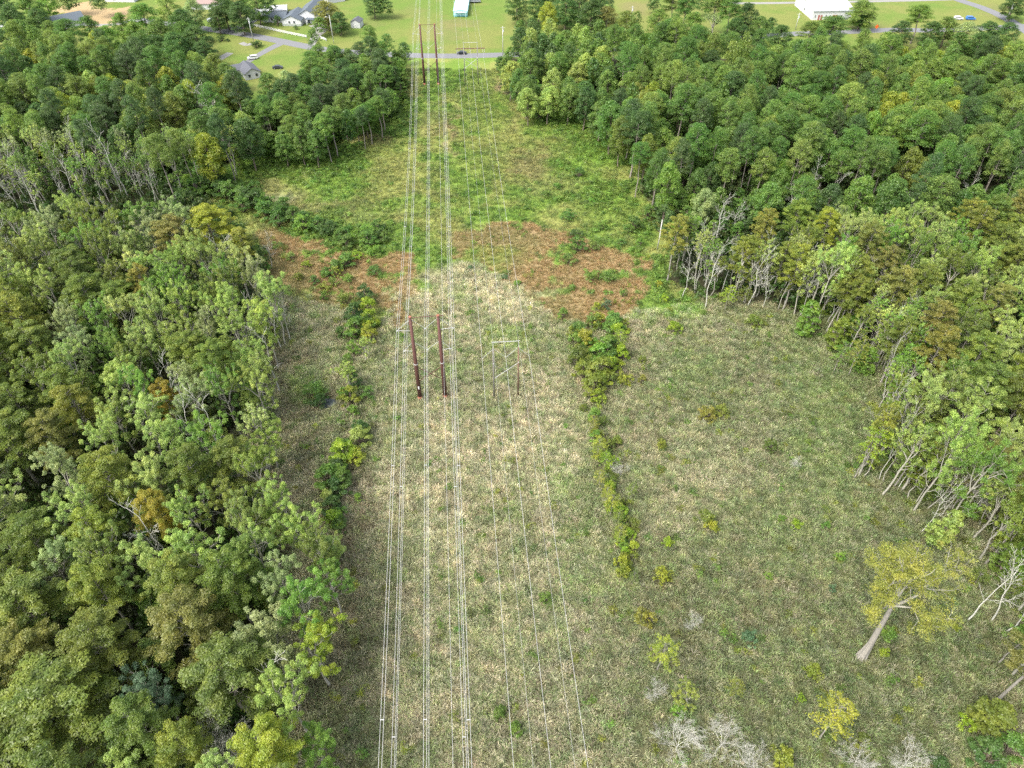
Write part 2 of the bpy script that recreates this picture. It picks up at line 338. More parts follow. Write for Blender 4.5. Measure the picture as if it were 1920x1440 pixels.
def trunk_pts(h, lean=.0, seed=0, n=6, wob=.02):
    q = random.Random(seed); p = np.zeros(3); P = [p.copy()]; a = q.uniform(0, 6.28)
    for i in range(n):
        p = p + np.array([math.cos(a) * lean * h / n + q.gauss(0, wob * h / n * 3), math.sin(a) * lean * h / n + q.gauss(0, wob * h / n * 3), h / n]); P.append(p.copy())
    return P
def lerp_pts(P, t): q = t * (len(P) - 1); i = min(int(q), len(P) - 2); return P[i] + (P[i + 1] - P[i]) * (q - i)

PROTO = {}   # kind -> list of (trunk mesh, crown mesh, height, radius)
def mk_pine(seed, h=24, rc=4.2, nl=4200, cb=.58, size=.5, crown_mat=M_leaf):
    rg = np.random.default_rng(seed); T = trunk_pts(h * .97, .015, seed); m = MB(); m.tube(T, [.26, .23, .2, .17, .13, .09, .03], 6, False)
    cs, rs = [], []; nb = 34
    for i in range(nb):
        t = cb + (1 - cb) * ((i + rg.random()) / nb) ** .85; a = i * 2.4 + rg.normal() * .3
        k = (t - cb) / (1 - cb); prof = math.sin(math.pi * min(1, .28 + .72 * k)) ** .6 if k < .97 else .3
        L = rc * (prof * .8 + .1) * (.7 + .4 * rg.random()) * (1 - .15 * k); b0 = lerp_pts(T, t * .98)
        e = b0 + np.array([math.cos(a) * L, math.sin(a) * L, L * (.12 + .5 * k)])
        m.tube([b0, (b0 + e) / 2 + (0, 0, -.1), e], [.07, .05, .02], 3, False)
        cs.append(e); rs.append(rc * (.26 + .1 * rg.random()))
        if L > rc * .45: cs.append(b0 * .45 + e * .55 + rg.normal(size=3) * .25); rs.append(rc * .24)
    cs.append(T[-1]); rs.append(rc * .3)
    n = [max(20, int(nl / len(cs) * (r / (rc * .28)) ** 2)) for r in rs]
    P = clump_leaves(cs, rs, n, size, .4, .75, .8, .8, rg, .33, .3)
    return mesh('pine_trunk', m.v, m.f, M_barkp, True), leafmesh('pine_crown', P, crown_mat), h, rc
def mk_cypress(seed, h=24, rc=5.5, nl=11000, cb=.4, size=.42, crown_mat=M_leaf, tk=.75):
    rg = np.random.default_rng(seed); T = trunk_pts(h * .96, .02, seed); m = MB(); m.tube([T[0] + (0, 0, -.3), T[0] + (0, 0, 1.2)] + T[1:], [q_ * tk for q_ in (.75, .45, .38, .33, .27, .19, .12, .04)], 7, False)
    cs, rs = [], []; nb = 42
    for i in range(nb):
        k = ((i + rg.random()) / nb) ** .8; t = cb + (1 - cb) * k; a = i * 2.4 + rg.normal() * .35
        L = rc * math.sqrt(max(.05, 1 - (k * .93) ** 2.2)) * (.72 + .4 * rg.random()); b0 = lerp_pts(T, t * .97)
        e = b0 + np.array([math.cos(a) * L, math.sin(a) * L, L * (.1 + .45 * rg.random()) * (1 - .2 * k)]); mid = (b0 + e) / 2 + (0, 0, .12 * L)
        m.tube([b0, mid, e], [.11 * tk, .07 * tk, .02], 3, False)
        for q in (.45, .68, .88, 1.04):
            if L * q < .7: continue
            c = b0 + (e - b0) * q + np.array([0, 0, .12 * L * math.sin(q * 3)]) + rg.normal(size=3) * np.array([.4, .4, .2]) * rc * .09
            cs.append(c); rs.append(rc * (.135 + .06 * rg.random()))
    cs.append(T[-1] + (0, 0, .3)); rs.append(rc * .16)
    n = [max(12, int(nl / len(cs) * (r / (rc * .165)) ** 2)) for r in rs]
    P = clump_leaves(cs, rs, n, size, .42, .85, .55, .5, rg, .38, .1)
    return mesh('cypress_trunk', m.v, m.f, M_barkc, True), leafmesh('cypress_crown', P, crown_mat), h, rc
def mk_gum(seed, h=22, rc=5, nl=6500, size=.36, bark=None, fill=1.0, crown_mat=M_leaf, depth=3, tall=.5, tk=1):
    rg = np.random.default_rng(seed); s = Skel(seed); hb = h * tall
    T = trunk_pts(hb, .02, seed, 4, .03); m = MB(); m.tube(T, [q_ * tk for q_ in (.29, .23, .2, .18, .16)], 7, False)
    nst = 3
    for i in range(nst):
        a = i * 6.283 / nst + rg.random(); s.grow(T[-1], (math.cos(a) * .55, math.sin(a) * .55, 1), (h - hb) * .5, .17, depth - 1, .75, .3, 3, .16, .64, .3, .035)
    s.grow(T[-1], (0, 0, 1), (h - hb) * .52, .2, depth - 1, .8, .3, 3, .14, .66, .3, .035)
    for i in range(4):
        a = rg.random() * 6.28; s.grow(lerp_pts(T, .55 + .1 * i), (math.cos(a), math.sin(a), .6), (h - hb) * .3, .09, 1, .7, .3, 3, .16, .64, .3, .03)
    s.mb(m); tips = [t for t, d in s.tips]; rg.shuffle(tips)
    # scale crown to the wanted radius
    A = np.array([t for t in tips]); f = rc / np.percentile(np.linalg.norm(A[:, :2], axis=1), 90)
    fx = np.array([f, f, 1.0]); m.v = [tuple(np.array(v) * ((1, 1, 1) if v[2] < hb * .5 else fx)) if v[2] > hb else v for v in m.v]
    cs = [t * fx for t in tips if rg.random() < fill] + [p_ * fx for p_, dp_ in s.mids if dp_ <= 1 and rg.random() < fill * .75]; rs = [rc * (.085 + .065 * rg.random()) for _ in cs]
    n = [max(8, int(nl / len(cs) * (r / (rc * .118)) ** 2)) for r in rs]
    P = clump_leaves(cs, rs, n, size, .6, .8, 1.1, .45, rg, .5)
    return mesh('gum_trunk', m.v, m.f, bark or M_barkg, True), leafmesh('gum_crown', P, crown_mat), h, rc
def mk_broad(seed, h=18, rc=4.8, nl=6500, cb=.25, size=.42, crown_mat=M_leaf, narrow=1.0):
    rg = np.random.default_rng(seed); T = trunk_pts(h * .9, .02, seed); m = MB(); m.tube(T, [.3, .26, .22, .18, .13, .08, .03], 6, False)
    cs, rs = [], []; nb = 46
    for i in range(nb):
        k = (i + rg.random()) / nb; t = cb + (1 - cb) * k; a = i * 2.4 + rg.normal() * .4
        L = rc * math.sin(math.pi * (.18 + .8 * k)) ** .7 * (.6 + .35 * rg.random()) * narrow; b0 = lerp_pts(T, t * .95)
        e = b0 + np.array([math.cos(a) * L, math.sin(a) * L, .25 * L]); m.tube([b0, e], [.07, .02], 3, False)
        cs.append(e); rs.append(rc * (.22 + .14 * rg.random()))
        if rg.random() < .5: cs.append(b0 * .5 + e * .5 + (0, 0, .3)); rs.append(rc * .24)
    n = [max(20, int(nl / len(cs) * (r / (rc * .28)) ** 2)) for r in rs]
    P = clump_leaves(cs, rs, n, size, .62, .75, .85, .7, rg, .33)
    return mesh('broadleaf_trunk', m.v, m.f, M_barkb, True), leafmesh('broadleaf_crown', P, crown_mat), h, rc
def mk_dead(seed, h=20, rc=3, twigs=True, thick=.17):
    rg = np.random.default_rng(seed); s = Skel(seed); T = trunk_pts(h * .72, .04, seed, 5, .05); m = MB(); m.tube(T, [thick * 1.3, thick, thick * .85, thick * .7, thick * .55, thick * .4], 6, False)
    s.grow(T[-1], (rg.normal() * .2, rg.normal() * .2, 1), h * .24, thick * .45, 2, .7, .35, 3, .2, .62, .25, .028)
    for i in range(7 if twigs else 2):
        a = rg.random() * 6.28; s.grow(lerp_pts(T, .5 + .5 * i / 7), (math.cos(a), math.sin(a), .75), rc * .9, thick * .42, 2 if twigs else 1, .7, .35, 3, .22, .62, .25, .028)
    b = s.mb(None)
    return mesh('dead_trunk', m.v, m.f, M_barkd, True), mesh('dead_branches', b.v, b.f, M_barkd, True), h, rc
def mk_deadbush(seed, h=9, rc=4):
    rg = np.random.default_rng(seed); s = Skel(seed); m = MB(); T = trunk_pts(h * .35, .03, seed, 3); m.tube(T, [.13, .11, .1, .09], 6, False)
    for i in range(6):
        a = i * 1.05 + rg.random() * .5; s.grow(T[-1] + (0, 0, -.2 * i), (math.cos(a) * .8, math.sin(a) * .8, .9), h * .42, .055, 4, .7, .2, 3, .2, .64, .2, .011)
    b = s.mb(None)
    return mesh('dead_trunk', m.v, m.f, M_barkd, True), mesh('dead_branches', b.v, b.f, M_barkd, True), h, rc
def mk_shrub(seed, h=3, rc=2.2, nl=1500, size=.26, crown_mat=M_leaf):
    rg = np.random.default_rng(seed); cs, rs = [], []; m = MB()
    for i in range(22):
        a = i * 2.4; q = math.sqrt((i + .5) / 22); x, y = math.cos(a) * q * rc * .78, math.sin(a) * q * rc * .78
        x += rg.normal() * rc * .14; y += rg.normal() * rc * .14; z = h * (.72 * math.sqrt(max(0, 1 - q * q)) + .12) + rg.normal() * h * .1; cs.append(np.array([x, y, max(.35, z)])); rs.append(rc * (.16 + .2 * rg.random()))
        m.tube([(0, 0, 0), (x * .5, y * .5, z * .6), (x, y, z)], [.07, .05, .02], 3, False)
    P = clump_leaves(cs, rs, [int(nl / 22)] * 22, size, .6, .45, .9, .55, rg, .4)
    return mesh('shrub_stems', m.v, m.f, M_barkb, True), leafmesh('shrub_foliage', P, crown_mat), h, rc
def mk_sapling(seed, h=9, rc=2, nl=1300, cb=.35):
    t, c, h, rc = mk_cypress(seed, h, rc, nl, cb, .24, tk=.2)
    return t, c, h, rc
PROTO['pine_tree'] = [mk_pine(100 + i, nl=9500, size=.37, h=24, rc=4.0 + .25 * (i % 3), cb=.55 + .03 * (i % 3)) for i in range(6)]
PROTO['cypress_tree'] = [mk_cypress(200 + i, nl=22000, size=.34, rc=5.5, cb=.38 + .03 * (i % 3)) for i in range(5)]
PROTO['gum_tree'] = [mk_gum(300 + i, nl=17000, size=.235, fill=.9 - .08 * (i % 3), tall=.45 + .05 * (i % 3)) for i in range(6)]
PROTO['broadleaf_tree'] = [mk_broad(400 + i, nl=11000, size=.37) for i in range(5)]
FULL = [mk_broad(430 + i, h=18, nl=11000, size=.37, cb=.12, rc=4.8) for i in range(4)]
PROTO['vine_tree'] = [mk_broad(450 + i, h=16, rc=2.4, nl=3200, cb=.05, size=.4) for i in range(3)]
PROTO['dead_tree'] = [mk_dead(500 + i, twigs=i != 2) for i in range(5)]
PROTO['dead_shrub'] = [mk_deadbush(520 + i) for i in range(3)]
PROTO['sparse_tree'] = [mk_gum(560 + i, h=20, rc=3.6, nl=3000, fill=.6, size=.34, tall=.55) for i in range(4)]
PROTO['slim_tree'] = [mk_gum(580 + i, h=21, rc=2.4, nl=2200, fill=.8, size=.32, tall=.66, tk=.5) for i in range(4)]
PROTO['shrub'] = [mk_shrub(600 + i) for i in range(4)]
PROTO['young_cypress'] = [mk_sapling(650 + i) for i in range(3)]
PROTO['tall_shrub'] = [mk_shrub(680 + i, 5.5, 2.2, 2600, .28) for i in range(2)]
BASEH = {k: v[0][2] for k, v in PROTO.items()}; BASER = {k: v[0][3] for k, v in PROTO.items()}

# ------------------------------------------------------------------ tree records: placed first, built and labelled at the end
T_ = []   # dicts: kind, x, y, h, r, tint, label(optional), anchor name(optional)
PAL = dict(
    olive=((.19, .24, .038), 'olive green'), dolive=((.15, .20, .034), 'dark olive'), yolive=((.225, .26, .036), 'yellowish olive'), orange=((.36, .30, .04), 'orange tinged'), amber=((.27, .26, .045), 'amber'), brownish=((.215, .22, .048), 'brownish olive'),
    pale=((.35, .43, .115), 'pale sage green'), pgreen=((.30, .385, .085), 'soft light green'), fresh=((.18, .30, .045), 'fresh green'), lime=((.27, .37, .03), 'lime green'), greyg=((.31, .38, .14), 'grey green'),
    pine=((.115, .21, .038), 'deep green'), pineb=((.16, .245, .045), 'mid green'), pinel=((.20, .275, .05), 'light green'), pined=((.09, .155, .042), 'dark green'),
    broad=((.14, .235, .042), 'leafy green'), broadd=((.09, .16, .038), 'dark leafy green'), yellow=((.29, .325, .035), 'yellow green'), bluish=((.11, .19, .085), 'bluish green'), bark=((.4, .4, .36), 'pale grey'))
def jit(c, a=.12):
    q = 1 + R.uniform(-a, a); return tuple(max(.005, v * q * (1 + R.uniform(-a, a) * .5)) for v in c)
def add(kind, x, y, h, r, pal, label=None, **k):
    T_.append(dict(kind=kind, x=x, y=y, h=h, r=r, pal=pal, tint=jit(PAL[pal][0]), label=label, **k)); return T_[-1]
def crown_at(kind, u, v, h, r, pal, label=None, zc=.72, **k): x, y, _ = G(u, v, h * zc); return add(kind, x, y, h, r, pal, label, **k)
def base_at(kind, u, v, h, r, pal, label=None, **k): x, y, _ = G(u, v, 0); return add(kind, x, y, h, r, pal, label, **k)
def base_top(kind, u, v, vt, r, pal, label=None, **k):
    x, y, _ = G(u, v, 0); th = rad(PITCH) + math.atan((vt - 720) / F); return add(kind, x, y, max(2, H - y * math.tan(th)), r, pal, label, **k)

# single trees that stand out
A_ = crown_at
A_('cypress_tree', 290, 962, 21, 3.6, 'orange', 'bright orange cypress crown, the only strongly orange one in the lower left wood', name='the bright orange cypress in the lower left wood')
A_('cypress_tree', 268, 535, 23, 3.4, 'amber', 'small amber topped cypress among pale gums halfway up the left wood', name='the amber cypress halfway up the left wood')
A_('cypress_tree', 312, 748, 20, 3.0, 'orange', 'small orange cypress crown half hidden by olive ones in the left wood', name='the small orange cypress in the middle of the left wood')
A_('cypress_tree', 140, 765, 23, 4.4, 'yolive', 'yellowish cypress with a round crown near the left edge of the wood', name='the round yellowish cypress near the left edge')
A_('cypress_tree', 395, 415, 21, 7.2, 'yellow', 'broad pale yellow green cypress dome at the top corner of the left wood', name='the broad yellow green dome by the left clearing')
A_('cypress_tree', 452, 455, 17, 3.2, 'amber', 'slim amber cypress beside the broad yellow green dome at the clearing', name='the slim amber cypress by the left clearing')
A_('dead_tree', 415, 470, 18, 3.4, 'bark', 'grey twiggy leafless tree just in front of the broad yellow green dome', name='the grey twiggy tree by the left clearing')
A_('cypress_tree', 100, 1320, 23, 8.6, 'olive', 'huge spreading olive cypress crown filling the bottom left corner', name='the huge olive cypress at the bottom left')
A_('cypress_tree', 350, 1170, 24, 5.8, 'brownish', 'large brownish olive cypress crown in the lower part of the left wood', name='the large brownish cypress in the lower left wood')
A_('cypress_tree', 425, 1270, 23, 6.4, 'dolive', 'large olive cypress with bare grey branch spokes in its middle', name='the large spoked cypress in the lower left wood')
A_('cypress_tree', 190, 1105, 22, 4.6, 'yolive', 'yellow olive cypress left of the large brownish cypress', name='the yellow olive cypress in the lower left wood')
A_('cypress_tree', 60, 1130, 22, 6.0, 'olive', 'wide olive cypress at the left edge above the huge corner cypress')
A_('cypress_tree', 180, 1000, 22, 4.4, 'yolive', 'yellow olive cypress below left of the bright orange cypress')
A_('gum_tree', 590, 1215, 19, 4.8, 'lime', 'lime green broad tree at the reed edge, brightest in the lower left wood', name='the lime green tree at the reed edge')
A_('gum_tree', 620, 1090, 16, 3.6, 'fresh', 'tall fresh green tree leaning over the reeds above the lime green one')
A_('cypress_tree', 500, 1405, 21, 4.6, 'yellow', 'yellow green feathery tree at the bottom edge left of the reeds', name='the yellow green tree at the bottom edge')
A_('cypress_tree', 345, 1400, 20, 3.8, 'yolive', 'yellowish cypress at the bottom edge left of the bare twiggy tree')
A_('dead_shrub', 425, 1400, 17, 3.8, 'bark', 'pale bare twiggy tree top at the bottom edge of the left wood', name='the bare twiggy tree at the bottom edge')
A_('gum_tree', 590, 1410, 14, 3.6, 'fresh', 'fresh green low tree at the bottom edge beside the reeds')
A_('gum_tree', 500, 1190, 22, 5.0, 'greyg', 'grey green gum with bare pale limbs left of the lime green tree', name='the grey green gum in the lower left wood')
A_('gum_tree', 290, 1300, 18, 4.4, 'bluish', 'bluish green tree right of the huge corner cypress')
A_('dead_tree', 395, 785, 21, 3.0, 'bark', 'pale white branched leafless tree in the middle of the left wood', name='the white branched bare tree in the left wood')
A_('dead_tree', 300, 700, 21, 2.8, 'bark', 'grey leafless tree between pale gums in the left wood')
A_('dead_tree', 360, 790, 20, 2.6, 'bark', 'mauve grey twiggy bare tree right of the small orange cypress')
A_('cypress_tree', 65, 1010, 21, 5.4, 'dolive', 'dark olive cypress at the left edge below the pale gums')
# right wood
A_('cypress_tree', 1762, 655, 24, 4.0, 'amber', 'amber brown cypress crown inside the right wood, rustiest one there', name='the amber cypress in the right wood')
A_('cypress_tree', 1608, 525, 24, 4.4, 'yolive', 'yellow olive cypress with an orange tip above tall pale trunks', name='the yellow olive cypress at the wood front')
A_('cypress_tree', 1435, 425, 22, 3.6, 'amber', 'amber orange cypress crown at the front of the right wood', name='the amber orange cypress at the right wood front')
A_('cypress_tree', 1548, 425, 22, 4.2, 'yellow', 'bright yellow green cypress behind the front trunks of the right wood', name='the bright yellow green cypress in the right wood')
A_('cypress_tree', 1680, 540, 24, 4.6, 'brownish', 'brownish olive cypress left of the amber cypress in the right wood')
A_('gum_tree', 1590, 440, 23, 3.8, 'pale', 'pale sage gum with curling limbs beside the yellow green cypress')
A_('cypress_tree', 1850, 860, 22, 3.6, 'brownish', 'brownish olive cypress at the right edge halfway down')
A_('gum_tree', 1825, 765, 24, 5.2, 'pgreen', 'pale limbed gum leaning out at the front of the right wood', name='the pale limbed gum at the right wood front')
A_('gum_tree', 1875, 850, 22, 4.8, 'pgreen', 'gum with thick curling white limbs at the right edge', name='the curling limbed gum at the right edge')
A_('gum_tree', 1735, 745, 23, 4.2, 'pale', 'pale gum with twisted white limbs left of the leaning gum')
for (u, v, r, p, t) in [(212, 158, 5.0, 'yellow', 'bright yellow green tree, the brightest in the far left wood'), (60, 110, 4.4, 'yellow', 'yellow green tree behind the far left pines near the dark roof'),
                        (180, 75, 4.4, 'yellow', 'yellow green tree in front of the sandy lot')]:
    A_('broadleaf_tree', u, v, 19, r, p, t, name='the ' + {212: 'brightest tree of the far left wood', 60: 'yellow green tree near the dark roof', 180: 'yellow green tree by the sandy lot'}[u])
A_('dead_tree', 392, 190, 22, 4.2, 'bark', 'pale fan shaped bare tree among the far left pines', name='the fan shaped bare tree among the left pines')
for (u, v, t) in [(1690, 105, 'brightest yellow green tree behind the right pines by the road'), (1885, 105, 'yellow green tree near the red roof at the right edge'), (1610, 118, 'yellow green tree in front of the white church'), (1225, 172, 'yellowish tree with pale stems among the right pines'), (1030, 20, 'yellow green tree top at the head of the corridor')]:
    A_('broadleaf_tree', u, v, 20, 4.6, 'yellow', t, name='the ' + ' '.join(t.split()[:8]))
# lone cypress in the reeds
base_at('lone_cypress', 1612, 1235, 31, 7, 'amber', 'lone leaning golden cypress with a thick grey trunk standing in the reeds', name='the lone golden cypress')

# stems along the front of the right wood: (base u, v, top v, kind, radius, colour)
FR = [(1232, 470, 412, 'dead_pole', .6, 'bark', 'bare white pole of a broken tree at the rust grass edge'), (1251, 528, 400, 'cypress_tree', 3.2, 'amber', 'amber round topped cypress on a tall pale trunk at the wood corner'),
      (1278, 560, 465, 'dead_tree', 1.8, 'bark', None), (1303, 548, 480, 'dead_tree', 1.4, 'bark', None), (1303, 515, 420, 'dead_tree', 1.6, 'bark', None), (1322, 580, 455, 'dead_tree', 2.0, 'bark', 'curved white leafless trunk at the reed edge'),
      (1330, 500, 440, 'dead_tree', 1.8, 'bark', None), (1345, 470, 370, 'dead_tree', 2.2, 'bark', None), (1358, 583, 535, 'young_cypress', 1.8, 'lime', 'small lime topped young tree in front of the trunks'), (1375, 560, 440, 'cypress_tree', 3, 'yolive', None),
      (1402, 573, 468, 'dead_tree', 2.6, 'bark', 'leafless white tree with swept limbs at the wood front'), (1412, 560, 450, 'sparse_tree', 2.6, 'pgreen', None), (1440, 560, 450, 'cypress_tree', 2.8, 'olive', None), (1467, 583, 455, 'cypress_tree', 3, 'yolive', None),
      (1488, 592, 470, 'sparse_tree', 2.4, 'pale', None), (1515, 600, 460, 'sparse_tree', 2.8, 'pgreen', None), (1522, 612, 450, 'gum_tree', 3.2, 'pale', None), (1548, 625, 470, 'sparse_tree', 2.8, 'olive', None), (1560, 632, 500, 'cypress_tree', 3.2, 'olive', None), (1578, 640, 520, 'cypress_tree', 3.0, 'yolive', None),
      (1590, 660, 560, 'sparse_tree', 2.4, 'olive', None), (1562, 700, 640, 'young_cypress', 1.8, 'fresh', None), (1590, 705, 630, 'young_cypress', 2.0, 'yolive', None), (1630, 700, 600, 'sparse_tree', 2.8, 'pgreen', None), (1650, 720, 600, 'cypress_tree', 3.4, 'olive', None),
      (1608, 895, 760, 'sparse_tree', 2.8, 'yolive', None), (1600, 900, 790, 'young_cypress', 2.2, 'lime', None), (1652, 930, 800, 'sparse_tree', 2.6, 'pgreen', None), (1675, 915, 800, 'cypress_tree', 2.6, 'olive', None), (1690, 920, 820, 'sparse_tree', 2.8, 'yolive', None),
      (1712, 960, 770, 'gum_tree', 3.6, 'pgreen', None), (1725, 1000, 900, 'dead_tree', 1.6, 'bark', None), (1765, 1000, 830, 'gum_tree', 3.8, 'fresh', None), (1785, 995, 880, 'sparse_tree', 2.4, 'pgreen', None), (1822, 1012, 900, 'sparse_tree', 2.6, 'pgreen', None), (1835, 1050, 930, 'sparse_tree', 2.6, 'olive', None),
      (1845, 1060, 920, 'cypress_tree', 2.8, 'olive', None), (1868, 1040, 900, 'cypress_tree', 3.2, 'olive', None), (1895, 1060, 900, 'gum_tree', 3.6, 'fresh', None), (1812, 1165, 1060, 'dead_tree', 2.4, 'bark', 'spiky white leafless tree right of the lone golden cypress'), (1858, 1165, 1060, 'dead_tree', 2.4, 'bark', None),
      (1885, 1185, 1070, 'dead_tree', 2.2, 'bark', None), (1905, 1150, 1020, 'sparse_tree', 2.6, 'olive', None), (1870, 1245, 1150, 'young_cypress', 2.2, 'fresh', None), (1895, 1268, 1140, 'sparse_tree', 2.4, 'fresh', None), (1925, 1215, 1060, 'cypress_tree', 3.4, 'olive', None)]
for (u, v, vt, k, r, p, t) in FR:
    d = base_top(k, u, v, vt, r * (1 if 'dead' in k else 1.22), p, t, name=('the ' + t if t else None))
    if u > 1340:   # low growth between and behind the stems
        for q in range(1):
            ox, oy = R.uniform(2, 9), R.uniform(2, 8)
            add(R.choice(['young_cypress', 'vine_tree', 'tall_shrub']), d['x'] + ox, d['y'] + oy, R.uniform(3.5, 7), R.uniform(1.4, 2.3), R.choice(['olive', 'yolive', 'fresh', 'dolive', 'pgreen', 'broad']))
def along(pts, n_):
    L_ = [math.dist(a, b) for a, b in zip(pts[:-1], pts[1:])]; tot = sum(L_); out = []
    for i in range(n_):
        q = (i + .5) / n_ * tot
        for (a, b), l_ in zip(zip(pts[:-1], pts[1:]), L_):
            if q <= l_: out.append((a[0] + (b[0] - a[0]) * q / l_, a[1] + (b[1] - a[1]) * q / l_)); break
            q -= l_
    return out
for pts, n_, hh, rr in (([(752, 118), (750, 170), (735, 215), (690, 245), (620, 270), (560, 285), (500, 300)], 62, (7, 13), (2.2, 3.4)), ([(480, 285), (430, 300), (380, 325), (330, 360)], 26, (3, 6), (2, 3.2)), ([(500, 240), (445, 255), (385, 285), (325, 320), (285, 345)], 44, (8, 13), (2.4, 3.6)),
                     ([(948, 110), (952, 160), (985, 190), (1050, 205), (1110, 210), (1150, 250)], 44, (6, 12), (2, 3.2)), ([(1240, 400), (1330, 420), (1450, 425), (1600, 420), (1750, 425), (1900, 420)], 60, (7, 13), (2.2, 3.2))):
    for (u, v) in along(pts, n_): base_at(R.choice(['vine_tree', 'broadleaf_tree', 'vine_tree']), u + R.uniform(-9, 9), v + R.uniform(-9, 5), R.uniform(*hh), R.uniform(*rr), R.choice(['broad', 'broadd', 'pine', 'fresh', 'broad', 'pineb']), full=True) if R.random() < .98 else None
for pts, n_, hh in (([(1262, 520), (1310, 560), (1400, 572), (1500, 590), (1580, 620), (1640, 665), (1665, 710)], 62, (13, 21)), ([(1615, 890), (1660, 915), (1720, 950), (1790, 985), (1850, 1030), (1910, 1075)], 22, (14, 20)), ([(1585, 640), (1640, 700), (1655, 770), (1640, 830), (1612, 885)], 34, (14, 21))):
    for (u, v) in along(pts, n_):
        k = R.choice(['slim_tree', 'slim_tree', 'dead_tree']); base_at(k, u + R.uniform(-10, 26), v + R.uniform(-26, 3), R.uniform(*hh), R.uniform(1.3, 2.1) if k == 'dead_tree' else R.uniform(1.8, 2.8), 'bark' if k == 'dead_tree' else R.choice(['olive', 'yolive', 'pgreen', 'fresh', 'pale']))
# stems at the reed edge of the left wood
for (u, v, vt, k, r, p, t) in [(535, 648, 505, 'gum_tree', 3.6, 'pale', None), (528, 655, 560, 'dead_tree', 2.0, 'bark', None), (545, 640, 560, 'dead_tree', 1.8, 'bark', 'white forked bare trunk at the edge of the left clearing'), (498, 760, 640, 'gum_tree', 3.4, 'pgreen', None), (520, 770, 650, 'sparse_tree', 2.8, 'pgreen', None),
                               (510, 505, 440, 'dead_tree', 1.8, 'bark', 'leafless forked white tree on the left rust grass'), (505, 885, 770, 'sparse_tree', 3, 'pale', None), (520, 880, 790, 'gum_tree', 3.2, 'pgreen', None)]:
    d = base_top(k, u, v, vt, r * (1 if 'dead' in k else 1.2), p, t, name=('the ' + t if t else None))
    for q in range(2): add(R.choice(['young_cypress', 'vine_tree', 'tall_shrub']), d['x'] - R.uniform(0, 6), d['y'] + R.uniform(-3, 5), R.uniform(4, 9), R.uniform(1.4, 2.4), R.choice(['olive', 'fresh', 'dolive', 'pgreen']))
# dead and vine hung stand behind the left cypress wood
for i in range(52):
    u = R.uniform(-40, 320); v = R.uniform(345, 420) ; k = R.choice(['dead_tree', 'slim_tree', 'sparse_tree', 'vine_tree', 'dead_tree', 'slim_tree'])
    base_at(k, u, v, R.uniform(15, 22), R.uniform(1.6, 2.8) if k != 'vine_tree' else R.uniform(1.6, 2.4), 'bark' if k == 'dead_tree' else R.choice(['pgreen', 'broad', 'fresh', 'olive']))
base_top('dead_tree', 250, 385, 235, 3, 'bark', 'thick white dead trunk with broken limbs, tallest of the far left stand', name='the thick white dead trunk in the far left stand')
for (u, v, vt) in [(262, 370, 290), (275, 375, 300), (85, 420, 310), (15, 330, 265), (190, 260, 195), (330, 262, 225), (150, 380, 270), (110, 370, 290), (60, 390, 280)]: base_top('dead_tree', u, v, vt, 2.6, 'bark')
for (u, v, vt) in [(1515, 390, 300), (1475, 430, 355), (1880, 370, 285), (1240, 345, 285), (1540, 420, 330), (1700, 400, 345), (1350, 430, 375), (1385, 410, 370), (1790, 410, 330), (1655, 380, 330), (1370, 440, 380), (1590, 380, 320)]: base_top('dead_tree', u, v, vt, 2.4, 'bark')

